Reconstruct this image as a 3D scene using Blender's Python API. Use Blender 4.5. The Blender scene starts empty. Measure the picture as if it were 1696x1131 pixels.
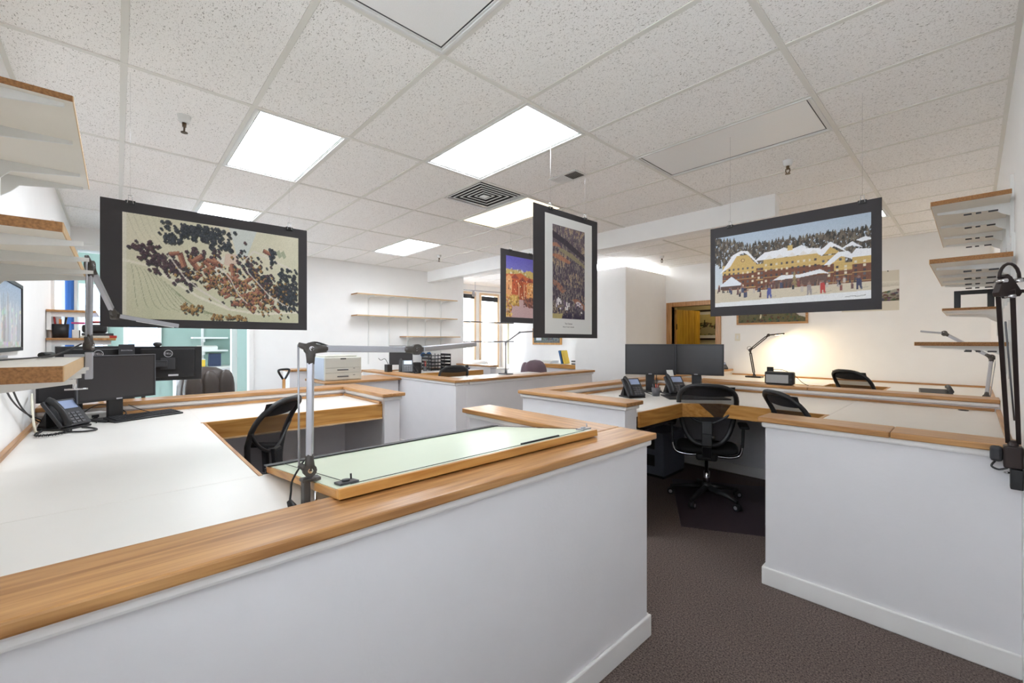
import bpy, bmesh, math, random
import numpy as np
from mathutils import Vector, Matrix
random.seed(7); np.random.seed(7)
PI = math.pi
SC = bpy.context.scene
C = SC.collection

# ------------------------------------------------------------------ camera, world, exposure
cd = bpy.data.cameras.new('camera'); cam = bpy.data.objects.new('camera', cd); C.objects.link(cam)
cd.sensor_width = 36; cd.lens = 36*706.7/1696; cd.clip_start = .02
cam.location = (0, 0, 1.45); cam.rotation_euler = (PI/2, 0, math.radians(47.2))
SC.camera = cam
w = bpy.data.worlds.new('sky'); SC.world = w; w.use_nodes = True
bg = w.node_tree.nodes['Background']; bg.inputs[0].default_value = (.82, .91, 1, 1); bg.inputs[1].default_value = 4.9
SC.view_settings.view_transform = 'Standard'; SC.view_settings.look = 'None'
SC.view_settings.exposure = 1.62; SC.view_settings.gamma = 1; SC.view_settings.use_curve_mapping = False
SC.cycles.diffuse_bounces = 16; SC.cycles.max_bounces = 24
PANEL = 6.3          # radiance of a lit ceiling panel

ZC, CAP, DK = 2.82, 1.0, .906       # ceiling, partition cap and desk heights
XR, YB, YL, XF = .145, 7.47, -.405, -7.26   # right, back, left and far walls

# ------------------------------------------------------------------ materials
def lin(c): return tuple((v/12.92 if v <= .04045 else ((v+.055)/1.055)**2.4) for v in c)
def rgb(r, g, b): return lin((r/255, g/255, b/255))
MT = {}
def mat(name, col, rough=.6, metal=0, noise=0, nscale=6, bump=0, bscale=150, spec=.5, emit=None, estr=0, coat=0):
    if name in MT: return MT[name]
    m = bpy.data.materials.new(name); m.use_nodes = True; nt = m.node_tree; N = nt.nodes
    b = N['Principled BSDF']; b.inputs['Roughness'].default_value = rough; b.inputs['Metallic'].default_value = metal
    b.inputs['Specular IOR Level'].default_value = spec; b.inputs['Coat Weight'].default_value = coat
    tc = N.new('ShaderNodeTexCoord')
    n1 = N.new('ShaderNodeTexNoise'); n1.inputs['Scale'].default_value = nscale; n1.inputs['Detail'].default_value = 4
    nt.links.new(tc.outputs['Object'], n1.inputs['Vector'])
    r = N.new('ShaderNodeValToRGB'); k = noise
    r.color_ramp.elements[0].position = .3; r.color_ramp.elements[1].position = .7
    r.color_ramp.elements[0].color = (*[v*(1-k) for v in col], 1); r.color_ramp.elements[1].color = (*[min(1, v*(1+k)) for v in col], 1)
    nt.links.new(n1.outputs['Fac'], r.inputs['Fac']); nt.links.new(r.outputs['Color'], b.inputs['Base Color'])
    if bump:
        n2 = N.new('ShaderNodeTexNoise'); n2.inputs['Scale'].default_value = bscale
        nt.links.new(tc.outputs['Object'], n2.inputs['Vector'])
        bp = N.new('ShaderNodeBump'); bp.inputs['Strength'].default_value = bump; bp.inputs['Distance'].default_value = .004
        nt.links.new(n2.outputs['Fac'], bp.inputs['Height']); nt.links.new(bp.outputs['Normal'], b.inputs['Normal'])
    if emit:
        b.inputs['Emission Color'].default_value = (*emit, 1); b.inputs['Emission Strength'].default_value = estr
    MT[name] = m; return m
def wood(name, c1, c2, axis, rough=.33, fine=1.0):
    if name in MT: return MT[name]
    m = bpy.data.materials.new(name); m.use_nodes = True; nt = m.node_tree; N = nt.nodes; b = N['Principled BSDF']
    tc = N.new('ShaderNodeTexCoord'); mp = N.new('ShaderNodeMapping')
    s = [26*fine]*3; s['XYZ'.index(axis)] = 1.1; mp.inputs['Scale'].default_value = s
    nt.links.new(tc.outputs['Object'], mp.inputs['Vector'])
    n1 = N.new('ShaderNodeTexNoise'); n1.inputs['Scale'].default_value = 1.6; n1.inputs['Detail'].default_value = 5; n1.inputs['Distortion'].default_value = 1.2
    nt.links.new(mp.outputs['Vector'], n1.inputs['Vector'])
    r = N.new('ShaderNodeValToRGB'); e = r.color_ramp.elements
    e[0].position = .33; e[0].color = (*c1, 1); e[1].position = .66; e[1].color = (*c2, 1)
    mw = N.new('ShaderNodeMapping'); sw = [1, 1, 1]; sw['XYZ'.index(axis)] = .13; mw.inputs['Scale'].default_value = sw; mw.inputs['Rotation'].default_value = (.05, .04, .06)
    nt.links.new(tc.outputs['Object'], mw.inputs['Vector'])
    wv = N.new('ShaderNodeTexWave'); wv.bands_direction = 'DIAGONAL'; wv.inputs['Scale'].default_value = 13; wv.inputs['Distortion'].default_value = 5.5; wv.inputs['Detail'].default_value = 2; wv.inputs['Detail Scale'].default_value = 1.1
    nt.links.new(mw.outputs['Vector'], wv.inputs['Vector'])
    mv = N.new('ShaderNodeMix'); mv.inputs[0].default_value = .10; nt.links.new(n1.outputs['Fac'], mv.inputs[2]); nt.links.new(wv.outputs['Fac'], mv.inputs[3])
    nt.links.new(mv.outputs[0], r.inputs['Fac'])
    n3 = N.new('ShaderNodeTexNoise'); n3.inputs['Scale'].default_value = 1.3; nt.links.new(tc.outputs['Object'], n3.inputs['Vector'])
    mx = N.new('ShaderNodeMix'); mx.data_type = 'RGBA'; mx.blend_type = 'MULTIPLY'
    r2 = N.new('ShaderNodeValToRGB'); r2.color_ramp.elements[0].color = (.88, .85, .82, 1); r2.color_ramp.elements[1].color = (1, 1, 1, 1)
    r2.color_ramp.elements[0].position = .35; r2.color_ramp.elements[1].position = .6
    nt.links.new(n3.outputs['Fac'], r2.inputs['Fac']); mx.inputs['Factor'].default_value = 1
    nt.links.new(r.outputs['Color'], mx.inputs[6]); nt.links.new(r2.outputs['Color'], mx.inputs[7])
    nt.links.new(mx.outputs[2], b.inputs['Base Color']); b.inputs['Roughness'].default_value = rough
    MT[name] = m; return m
OAK1, OAK2 = rgb(160, 112, 64), rgb(200, 152, 98)
def oak(a): return wood('oak_'+a, OAK1, OAK2, a)
def pine(a): return wood('pine_'+a, rgb(176, 118, 50), rgb(212, 160, 88), a, .4, .6)
WALL = mat('wall_paint', rgb(238, 237, 236), .75, noise=.012, bump=.12, bscale=60)
PART = mat('partition_paint', rgb(224, 222, 224), .7, noise=.015, bump=.1, bscale=60)
TRIMW = mat('trim_paint', rgb(234, 232, 230), .5)
GREEN = mat('sage_green_paint', rgb(150, 172, 164), .75, noise=.02)
LAM = mat('white_laminate', rgb(232, 229, 224), .32, noise=.01)
SHELFW = mat('shelf_laminate', rgb(228, 222, 212), .5, noise=.01)
CHIP = mat('particle_board_edge', rgb(152, 108, 66), .8, noise=.3, nscale=160)
TAN = mat('tan_edge_band', rgb(206, 172, 128), .6, noise=.06, nscale=40)
METW = mat('white_metal', rgb(222, 222, 220), .4)
BLK = mat('black_plastic', rgb(30, 30, 32), .45, bump=.05, bscale=400)
BLK2 = mat('dark_grey_plastic', rgb(52, 52, 55), .5)
GRYP = mat('grey_plastic', rgb(92, 92, 96), .5)
SCREEN = mat('dark_screen', rgb(48, 46, 48), .28)
SILV = mat('brushed_aluminium', rgb(176, 176, 182), .45, .6)
CHROME = mat('chrome', rgb(215, 215, 218), .12, 1)
JOINT = mat('dark_bronze_joint', rgb(70, 64, 60), .5)
BRONZE = mat('dark_brown_metal', rgb(50, 40, 38), .38, .3)
FOAM = mat('black_foam_board', rgb(58, 55, 57), .8, noise=.05)
PAPER = mat('white_paper', rgb(226, 225, 222), .8)
LEATH = mat('dark_brown_leather', rgb(66, 58, 54), .38, noise=.12, nscale=9, bump=.15, bscale=120)
PURP = mat('mauve_leather', rgb(104, 82, 92), .5, noise=.08)
BEIGE = mat('printer_beige', rgb(206, 204, 194), .5)
PBLUE = mat('printer_side', rgb(176, 184, 198), .5)
SEATF = mat('black_fabric', rgb(22, 22, 24), .9, bump=.3, bscale=500)
LOGO = mat('silver_print', rgb(200, 200, 204), .4)
BLUE = mat('blue_plastic', rgb(32, 84, 136), .5)
RED = mat('red_plastic', rgb(178, 52, 44), .5)
ORANGE = mat('orange_plastic', rgb(214, 120, 48), .5)
YELW = mat('yellow_plastic', rgb(218, 184, 62), .5)
PINK = mat('pink_plastic', rgb(196, 60, 120), .5)
GRN2 = mat('green_plastic', rgb(60, 140, 90), .5)
VINYL = mat('pale_green_vinyl', rgb(202, 212, 190), .38, noise=.015)
GOLD = mat('yellow_door_stain', rgb(196, 152, 34), .5, noise=.1)
BLUEV = mat('blue_curtain', rgb(44, 88, 152), .8)

def special_materials():
    # ceiling tile: fine dark fissures on white mineral board
    m = bpy.data.materials.new('mineral_fibre_tile'); m.use_nodes = True; nt = m.node_tree; N = nt.nodes; b = N['Principled BSDF']
    g = N.new('ShaderNodeNewGeometry')
    def speck(scale, lo, hi, seed):
        mp = N.new('ShaderNodeMapping'); mp.inputs['Location'].default_value = (seed, seed, 0); mp.inputs['Rotation'].default_value = (0, 0, seed)
        mp.inputs['Scale'].default_value = (1, 2.1, 1)
        nt.links.new(g.outputs['Position'], mp.inputs['Vector'])
        n = N.new('ShaderNodeTexNoise'); n.inputs['Scale'].default_value = scale; n.inputs['Detail'].default_value = 1.5
        nt.links.new(mp.outputs['Vector'], n.inputs['Vector'])
        r = N.new('ShaderNodeValToRGB'); r.color_ramp.elements[0].position = lo; r.color_ramp.elements[1].position = hi
        r.color_ramp.elements[0].color = (0, 0, 0, 1); r.color_ramp.elements[1].color = (1, 1, 1, 1)
        nt.links.new(n.outputs['Fac'], r.inputs['Fac']); return r
    a = speck(84, .648, .68, 1.3); c = speck(170, .645, .68, 2.9)
    mx = N.new('ShaderNodeMath'); mx.operation = 'MAXIMUM'; nt.links.new(a.outputs[0], mx.inputs[0]); nt.links.new(c.outputs[0], mx.inputs[1])
    ml = N.new('ShaderNodeMath'); ml.operation = 'MULTIPLY'; ml.inputs[1].default_value = .62; nt.links.new(mx.outputs[0], ml.inputs[0])
    x = N.new('ShaderNodeMix'); x.data_type = 'RGBA'; x.inputs[6].default_value = (*rgb(249, 247, 245), 1); x.inputs[7].default_value = (*rgb(120, 112, 104), 1)
    nt.links.new(ml.outputs[0], x.inputs['Factor']); nt.links.new(x.outputs[2], b.inputs['Base Color']); b.inputs['Roughness'].default_value = .95
    b.inputs['Specular IOR Level'].default_value = .1
    MT['tile'] = m
    # carpet
    m = bpy.data.materials.new('loop_carpet'); m.use_nodes = True; nt = m.node_tree; N = nt.nodes; b = N['Principled BSDF']
    tc = N.new('ShaderNodeTexCoord')
    n = N.new('ShaderNodeTexNoise'); n.inputs['Scale'].default_value = 130; n.inputs['Detail'].default_value = 4; n.inputs['Roughness'].default_value = .8
    nt.links.new(tc.outputs['Object'], n.inputs['Vector'])
    r = N.new('ShaderNodeValToRGB'); e = r.color_ramp.elements
    e[0].position = .36; e[0].color = (*rgb(50, 43, 45), 1); e[1].position = .64; e[1].color = (*rgb(146, 130, 122), 1)
    nt.links.new(n.outputs['Fac'], r.inputs['Fac']); nt.links.new(r.outputs[0], b.inputs['Base Color']); b.inputs['Roughness'].default_value = 1
    b.inputs['Specular IOR Level'].default_value = .1
    bp = N.new('ShaderNodeBump'); bp.inputs['Strength'].default_value = .8; bp.inputs['Distance'].default_value = .006
    nt.links.new(n.outputs['Fac'], bp.inputs['Height']); nt.links.new(bp.outputs[0], b.inputs['Normal'])
    MT['carpet'] = m
    # see-through office chair mesh
    m = bpy.data.materials.new('chair_mesh_fabric'); m.use_nodes = True; nt = m.node_tree; N = nt.nodes; b = N['Principled BSDF']
    b.inputs['Base Color'].default_value = (*rgb(40, 38, 42), 1); b.inputs['Roughness'].default_value = .8
    tr = N.new('ShaderNodeBsdfTransparent'); ms = N.new('ShaderNodeMixShader'); ms.inputs[0].default_value = .72
    out = N['Material Output']; nt.links.new(tr.outputs[0], ms.inputs[1]); nt.links.new(b.outputs[0], ms.inputs[2]); nt.links.new(ms.outputs[0], out.inputs[0])
    MT['mesh'] = m
    m = m.copy(); m.name = 'window_glass'; N = m.node_tree.nodes; N['Principled BSDF'].inputs['Base Color'].default_value = (.8, .85, .9, 1)
    N['Principled BSDF'].inputs['Roughness'].default_value = .05
    [n for n in N if n.type == 'MIX_SHADER'][0].inputs[0].default_value = .10
    MT['glass'] = m
    # printed colours come from the mesh
    m = bpy.data.materials.new('printed_picture'); m.use_nodes = True; nt = m.node_tree; N = nt.nodes; b = N['Principled BSDF']
    at = N.new('ShaderNodeAttribute'); at.attribute_name = 'ink'; nt.links.new(at.outputs['Color'], b.inputs['Base Color'])
    b.inputs['Roughness'].default_value = .6; MT['print'] = m
    for nm, c, s in (('panel_cool', (.88, .94, 1), PANEL), ('panel_warm', (1, .80, .50), .5), ('panel_dim', (1, .96, .9), PANEL*.36)):
        mat(nm, (.8, .8, .8), .5, emit=c, estr=s)
    mat('panel_off', rgb(243, 243, 243), .4, noise=.02, nscale=300)
    mat('bulb_warm', (.9, .8, .6), .5, emit=(1, .78, .45), estr=12)
    mat('bulb_lit', (.9, .8, .6), .5, emit=(1, .78, .45), estr=3)
    mat('bulb_cool', (.9, .9, .9), .5)
special_materials()

# ------------------------------------------------------------------ mesh helpers
class MB:
    def __init__(s): s.v = []; s.f = []; s.sm = []
    def add(s, vs, fs, smooth=False):
        o = len(s.v); s.v += [tuple(p) for p in vs]; s.f += [tuple(i+o for i in f) for f in fs]; s.sm += [smooth]*len(fs); return s
    def box(s, x0, x1, y0, y1, z0, z1, M=None):
        if x0 > x1: x0, x1 = x1, x0
        if y0 > y1: y0, y1 = y1, y0
        if z0 > z1: z0, z1 = z1, z0
        vs = [Vector(p) for p in ((x0,y0,z0),(x1,y0,z0),(x1,y1,z0),(x0,y1,z0),(x0,y0,z1),(x1,y0,z1),(x1,y1,z1),(x0,y1,z1))]
        if M: vs = [M @ v for v in vs]
        return s.add(vs, [(3,2,1,0),(4,5,6,7),(0,1,5,4),(1,2,6,5),(2,3,7,6),(3,0,4,7)])
    def prism(s, poly, z0, z1, M=None):       # polygon in xy (counter-clockwise), extruded in z
        n = len(poly); vs = [Vector((p[0], p[1], z0)) for p in poly]+[Vector((p[0], p[1], z1)) for p in poly]
        if M: vs = [M @ v for v in vs]
        return s.add(vs, [tuple(range(n-1, -1, -1)), tuple(range(n, 2*n))]+[(i, (i+1) % n, n+(i+1) % n, n+i) for i in range(n)])
    def tube(s, pts, r, n=8, closed=False, cap=True, flat=1.0):
        pts = [Vector(p) for p in pts]; m = len(pts)
        rs = r if isinstance(r, (list, tuple)) else [r]*m
        vs = []; up = None
        for i, p in enumerate(pts):
            if closed: t = pts[(i+1) % m]-pts[i-1]
            else: t = pts[min(i+1, m-1)]-pts[max(i-1, 0)]
            if t.length < 1e-9: t = Vector((0, 0, 1))
            t.normalize()
            if up is None: up = Vector((0, 0, 1)) if abs(t.z) < .9 else Vector((1, 0, 0))
            a = t.cross(up)
            if a.length < 1e-4: a = t.orthogonal()
            a.normalize(); b = a.cross(t).normalized(); up = b
            for k in range(n):
                an = 2*PI*k/n; vs.append(p+a*math.cos(an)*rs[i]+b*math.sin(an)*rs[i]*flat)
        fs = []
        for i in range(m if closed else m-1):
            j = (i+1) % m
            for k in range(n): fs.append((i*n+k, i*n+(k+1) % n, j*n+(k+1) % n, j*n+k))
        s.add(vs, fs, True)
        if cap and not closed:
            o = len(s.v)-m*n; s.f += [tuple(o+k for k in range(n-1, -1, -1)), tuple(o+(m-1)*n+k for k in range(n))]; s.sm += [False]*2
        return s
    def bar(s, a, b, wx, wz, up=(0, 0, 1)):     # rectangular bar from a to b
        a, b = Vector(a), Vector(b); t = (b-a).normalized(); u = Vector(up)
        x = t.cross(u)
        if x.length < 1e-4: x = t.cross(Vector((1, 0, 0)))
        x.normalize(); z = x.cross(t).normalized()
        vs = []
        for p in (a, b):
            for sx, sz in ((-1,-1),(1,-1),(1,1),(-1,1)): vs.append(p+x*sx*wx/2+z*sz*wz/2)
        return s.add(vs, [(3,2,1,0),(4,5,6,7),(0,1,5,4),(1,2,6,5),(2,3,7,6),(3,0,4,7)])
    def lathe(s, prof, n=16, M=None, cx=0, cy=0):
        vs = [Vector((cx+r*math.cos(2*PI*k/n), cy+r*math.sin(2*PI*k/n), z)) for r, z in prof for k in range(n)]
        if M: vs = [M @ v for v in vs]
        m = len(prof); fs = [(i*n+k, i*n+(k+1) % n, (i+1)*n+(k+1) % n, (i+1)*n+k) for i in range(m-1) for k in range(n)]
        s.add(vs, fs, True); o = len(s.v)-m*n
        s.f += [tuple(o+k for k in range(n-1, -1, -1)), tuple(o+(m-1)*n+k for k in range(n))]; s.sm += [False]*2
        return s
    def xf(s, M): s.v = [tuple(M @ Vector(p)) for p in s.v]; return s
def root_of(o):
    while o.parent: o = o.parent
    return o
def ob(name, mb, m, parent=None, bevel=0, seg=2, label=None, kind=None, sub=0, local=False, loc=None):
    me = bpy.data.meshes.new(name)
    off = Vector((0, 0, 0))
    if parent is not None and not local: off = root_of(parent).location
    if loc is not None: off = Vector(loc)
    me.from_pydata([tuple(Vector(p)-off) for p in mb.v], [], mb.f); me.update()
    me.polygons.foreach_set('use_smooth', mb.sm)
    me.materials.append(MT[m] if isinstance(m, str) else m)
    o = bpy.data.objects.new(name, me); C.objects.link(o)
    if loc is not None: o.location = loc
    if parent is not None: o.parent = parent
    if bevel:
        bv = o.modifiers.new('bevel', 'BEVEL'); bv.width = bevel; bv.segments = seg; bv.limit_method = 'ANGLE'; bv.angle_limit = .7
    if sub:
        sm = o.modifiers.new('sub', 'SUBSURF'); sm.levels = sub; sm.render_levels = sub
        me.polygons.foreach_set('use_smooth', [True]*len(me.polygons))
    if label: o['label'] = label
    if kind: o['kind'] = kind
    return o
def tag(o, label, cat, group=None):
    o['label'] = label; o['category'] = cat
    if group: o['group'] = group
    return o
def thing(name, label, cat, loc=(0, 0, 0), rz=0, group=None):
    o = bpy.data.objects.new(name, None); C.objects.link(o); o.location = loc; o.rotation_euler = (0, 0, rz); o.empty_display_size = .1
    return tag(o, label, cat, group)
def bx(name, x0, x1, y0, y1, z0, z1, m, parent=None, bevel=0, **k):
    return ob(name, MB().box(x0, x1, y0, y1, z0, z1), m, parent, bevel, **k)
def struct(name, mb, m, bevel=0, **k):
    o = ob(name, mb, m, None, bevel, **k); o['kind'] = 'structure'; return o
def copy_tree(o, parent=None):
    c = o.copy(); C.objects.link(c); c.parent = parent
    for ch in list(o.children): copy_tree(ch, c)
    return c
def text_mb(body, size, M, depth=.0008):
    cu = bpy.data.curves.new('t', 'FONT'); cu.body = body; cu.size = size; cu.align_x = 'CENTER'; cu.align_y = 'CENTER'; cu.extrude = depth; cu.resolution_u = 2
    to = bpy.data.objects.new('t', cu); C.objects.link(to); dg = bpy.context.evaluated_depsgraph_get()
    me = bpy.data.meshes.new_from_object(to.evaluated_get(dg))
    mb = MB(); mb.add([M @ v.co for v in me.vertices], [tuple(p.vertices) for p in me.polygons])
    bpy.data.objects.remove(to); bpy.data.curves.remove(cu); bpy.data.meshes.remove(me); return mb
def frame(o, x, z):           # matrix with origin o, local x and z axes
    x = Vector(x).normalized(); z = Vector(z).normalized(); y = z.cross(x).normalized(); x = y.cross(z)
    M = Matrix((x, y, z)).transposed().to_4x4(); M.translation = Vector(o); return M
def smooth_path(pts, n=6):
    pts = [Vector(p) for p in pts]; P = [pts[0]]+pts+[pts[-1]]; out = []
    for i in range(1, len(P)-2):
        for k in range(n):
            t = k/n; a, b, c, d = P[i-1:i+3]
            out.append(.5*((2*b)+(c-a)*t+(2*a-5*b+4*c-d)*t*t+(3*b-a-3*c+d)*t**3))
    out.append(pts[-1]); return out

# ================================================================== THE SETTING
struct('floor', MB().box(-11, 1.5, -3.5, 10, -.1, 0), 'carpet')
def wall_holes(name, axis, a0, a1, z0, z1, p0, p1, holes, m):
    """wall along axis 'x' or 'y' from a0 to a1, thickness p0..p1, with rectangular holes (h0,h1,zb,zt)"""
    mb = MB(); cuts = sorted(holes); cur = a0
    def add(u0, u1, v0, v1):
        if u1-u0 < 1e-4 or v1-v0 < 1e-4: return
        if axis == 'x': mb.box(u0, u1, p0, p1, v0, v1)
        else: mb.box(p0, p1, u0, u1, v0, v1)
    for h0, h1, zb, zt in cuts:
        add(cur, h0, z0, z1); add(h0, h1, z0, zb); add(h0, h1, zt, z1); cur = h1
    add(cur, a1, z0, z1)
    return struct(name, mb, m)
HT = ZC+.08
wall_holes('wall_right', 'y', YL-.1, YB+.1, 0, HT, XR, XR+.1, [], WALL)
wall_holes('wall_back', 'x', -3.87, XR, 0, HT, YB, YB+.1, [(-3.75, -2.97, 0, 2.08)], WALL)
wall_holes('wall_left', 'x', XF-.12, XR, 0, HT, YL-.1, YL, [(-6.95, -5.25, .5, 2.45), (-.85, -.05, 1.42, 2.6)], WALL)
wall_holes('wall_far', 'y', 1.475, 5.335, 0, HT, XF-.12, XF, [], WALL)
wall_holes('wall_header', 'y', YL, 1.475, 2.59, HT, XF-.12, XF, [], WALL)
b = MB().box(-4.92, -3.87, 6.13, 7.6, 0, 2.683); struct('wall_closet', b, WALL)
# alcove on the far right of the room
wall_holes('wall_alcove_back', 'x', -8.3, -4.9, 0, 3.0, 7.2, 7.3, [], WALL)
struct('wall_alcove_panel', MB().box(-7.1, -4.92, 7.0, 7.2, 0, 3.0), WALL)
wall_holes('wall_alcove_window', 'y', 5.2, 7.2, 0, 3.0, -8.3, -8.2, [(5.45, 6.36, .75, 2.62), (6.52, 7.1, .75, 2.62)], WALL)
wall_holes('wall_alcove_side', 'x', -8.3, XF-.121, 0, 3.0, 5.23, 5.33, [], WALL)
# green room past the wide opening
wall_holes('wall_green', 'y', -2.6, 2.6, 0, 2.9, -9.7, -9.6, [(-.42, -.13, .8, 2.35), (.1, .55, .8, 2.1)], GREEN)
wall_holes('wall_green_side', 'x', -8.35, XF-.12, 0, 2.9, 1.475, 1.6, [], GREEN)
struct('wall_green_pilaster', MB().box(-8.5, -8.35, 1.4, 1.6, 0, 2.9), TRIMW)
wall_holes('wall_green_end', 'x', -9.7, -8.5, 0, 2.9, 1.9, 2.0, [], GREEN)
struct('ceiling_green_room', MB().box(-9.7, XF-.12, -2.6, 2.6, 2.86, 2.95).box(XF-.12, -4.2, -2.6, YL-.1, 2.86, 2.95), WALL)
wall_holes('wall_green_left', 'x', -9.7, -4.2, 0, 2.9, -2.7, -2.6, [(-9.3, -7.5, .5, 2.55), (-7.1, -4.6, .5, 2.55)], GREEN)
struct('wall_green_near', MB().box(-4.3, -4.2, -2.6, YL-.1, 0, 2.9), GREEN)
struct('trim_1', MB().box(XF-.14, XF+.02, 1.43, 1.49, 0, 2.59), TRIMW, .004)
struct('trim_2', MB().box(XF-.14, XF+.03, YL, YL+.06, 0, 2.59), TRIMW, .004)
struct('trim_3', MB().box(XF-.14, XF+.02, YL, 1.49, 2.55, 2.62), TRIMW, .004)
struct('trim_beam', MB().box(XF, -1.24, 4.46, 4.58, 2.61, ZC+.01), WALL, .003)
struct('baseboard_back', MB().box(-2.8, XR, YB-.015, YB, 0, .1), TRIMW, .004)
struct('baseboard_right', MB().box(XR-.015, XR, 3.0, YB, 0, .1), TRIMW, .004)
# windows
def window(n, x0, x1, y0, y1, z0, z1, m, label, mull=True, glass=True):
    """window in a wall; the thin axis is the wall's thickness"""
    alongy = (y1-y0) > (x1-x0); t = .055; mb = MB()
    if alongy: f = lambda a0, a1, b0, b1: mb.box(x0, x1, a0, a1, b0, b1); a0, a1 = y0, y1
    else: f = lambda a0, a1, b0, b1: mb.box(a0, a1, y0, y1, b0, b1); a0, a1 = x0, x1
    f(a0, a0+t, z0, z1); f(a1-t, a1, z0, z1); f(a0+t, a1-t, z0, z0+t); f(a0+t, a1-t, z1-t, z1)
    o = struct('window_%d' % n, mb, m, .004); o['label'] = label
    if mull:
        mb2 = MB(); zm = (z0+z1)/2
        if alongy: mb2.box(x0+.02, x1-.02, a0+t, a1-t, zm-.02, zm+.02)
        else: mb2.box(a0+t, a1-t, y0+.02, y1-.02, zm-.02, zm+.02)
        ob('mullion', mb2, m, o)
    g = MB()
    if alongy: g.box((x0+x1)/2-.003, (x0+x1)/2+.003, a0+t, a1-t, z0+t, z1-t)
    else: g.box(a0+t, a1-t, (y0+y1)/2-.003, (y0+y1)/2+.003, z0+t, z1-t)
    ob('pane', g, 'glass', o); return o
WOODF = mat('pale_wood_frame', rgb(222, 196, 164), .5, noise=.04)
wn = window(1, -8.31, -8.17, 5.43, 6.38, .74, 2.64, WOODF, 'tall pale-wood framed window at left of the alcove', False)
bx('roller_blind', -8.19, -8.15, 5.5, 6.32, 2.48, 2.58, BLK, wn, .01)
wn = window(2, -8.31, -8.17, 6.5, 7.12, .74, 2.64, WOODF, 'tall pale-wood framed window next to the alcove back wall', False)
bx('roller_blind', -8.19, -8.15, 6.56, 7.06, 2.44, 2.56, BLK, wn, .01)
window(3, -9.71, -9.57, -.44, -.11, .78, 2.37, TRIMW, 'narrow white window in the green wall', True)
window(4, -9.71, -9.57, .08, .57, .78, 2.12, TRIMW, 'white window in the green wall above the monitors', True)
wn = window(5, -6.97, -5.23, YL-.11, YL+.02, .48, 2.47, TRIMW, 'white-cased window in the left wall', True)
bx('curtain', -6.93, -6.86, YL-.02, YL+.05, .55, 2.4, BLUEV, wn, .02)
window(7, -9.32, -7.48, -2.71, -2.57, .48, 2.57, TRIMW, 'added white daylight window in the side wall of the green room', True)  # out of view, added to let daylight into the green room
window(8, -7.12, -4.58, -2.71, -2.57, .48, 2.57, TRIMW, 'added white daylight window in the green room wall near the left wall', True)  # second unseen opening, added so more daylight reaches the left window
window(6, -.87, -.03, YL-.11, YL+.02, 1.40, 2.62, TRIMW, 'added white daylight window in the left wall behind the viewpoint', True)  # unseen window added to light the foreground from behind the camera
# neighbouring house outside the alcove windows
hs = thing('neighbouring_house', 'pale house with white windows seen outside the alcove windows', 'building', (-19, 7, 0))
FAC = mat('house_stucco', rgb(214, 214, 212), .9)
bx('wall', -19.6, -19, 2, 14, -1, 6, FAC, hs)
bx('balcony', -19, -18.2, 7.5, 10.5, .9, 1.1, TRIMW, hs, .01)
bx('cornice', -19, -18.7, 2, 14, .55, .72, TRIMW, hs, .02)
for k in range(6):
    y = 6.2+k*1.15; z = 1.3 if k % 2 else 1.15
    wf = bx('window', -19.0, -18.93, y, y+.55, z, z+1.25, TRIMW, hs, .01)
    bx('pane', -18.93, -18.92, y+.07, y+.48, z+.08, z+1.17, mat('house_glass', rgb(120, 138, 146), .1), wf)
for k in range(9):
    bx('baluster', -18.26, -18.2, 7.6+k*.33, 7.66+k*.33, 1.1, 1.9, TRIMW, hs)
bx('rail', -18.3, -18.16, 7.5, 10.5, 1.9, 1.96, TRIMW, hs)
# building outside the green room
h2 = thing('neighbouring_building', 'blue-grey building wall outside the green room window', 'building', (-13, 0, 0))
bx('wall', -13.4, -13, -4, 4, -1, 5, mat('blue_grey_siding', rgb(120, 134, 152), .8), h2)
for k in range(14):
    bx('siding_board', -13.0, -12.985, -4, 4, .2+k*.2, .385+k*.2, mat('blue_grey_siding2', rgb(136, 150, 168), .8, noise=.1), h2)

# door and hall behind
dr = struct('door_1', MB().box(-3.85, -3.75, YB-.02, YB+.12, 0, 2.16).box(-2.97, -2.88, YB-.02, YB+.12, 0, 2.16).box(-3.75, -2.97, YB-.02, YB+.12, 2.08, 2.16), oak('Z'), .004)
dr['label'] = 'oak door casing around the opening in the back wall'
leaf = thing('door_leaf', 'yellow stained plank door standing open behind the monitors', 'door', (-3.73, 7.58, 0), math.radians(-10))
for k in range(4): ob('plank', MB().box(-.02, .02, .01+k*.178, .18+k*.178, .02, 2.04), wood('gold_plank', rgb(170, 124, 20), rgb(206, 164, 44), 'Z', .45, .5), leaf, .004, local=True)
ob('edge_strip', MB().box(-.021, .021, -.012, .008, .02, 2.04), pine('Z'), leaf, local=True)
for z in (.3, 1.0, 1.72): ob('hinge', MB().lathe([(.012, z-.05), (.012, z+.05)], 8, cx=.03, cy=-.01), mat('brass', rgb(120, 92, 48), .4, .7), leaf, local=True)
HALL = mat('hall_paint', rgb(206, 196, 160), .8)
wall_holes('wall_hall', 'x', -5.2, -1.5, 0, 2.9, 9.0, 9.1, [], HALL)
struct('wall_hall_left', MB().box(-4.5, -4.4, 7.57, 9.0, 0, 2.9), HALL)
struct('wall_hall_right', MB().box(-1.9, -1.8, 7.57, 9.0, 0, 2.9), HALL)
struct('ceiling_hall', MB().box(-4.5, -1.8, 7.57, 9.0, 2.5, 2.6), HALL)
hl = thing('added_hall_lamp', 'added round warm ceiling lamp, unseen in the hall behind the open door', 'lamp', (-3.1, 8.4, 2.5))  # unseen lamp, added to give the hall its warm light
ob('base', MB().lathe([(.15, -.03), (.15, 0)], 20), METW, hl, local=True)
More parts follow.
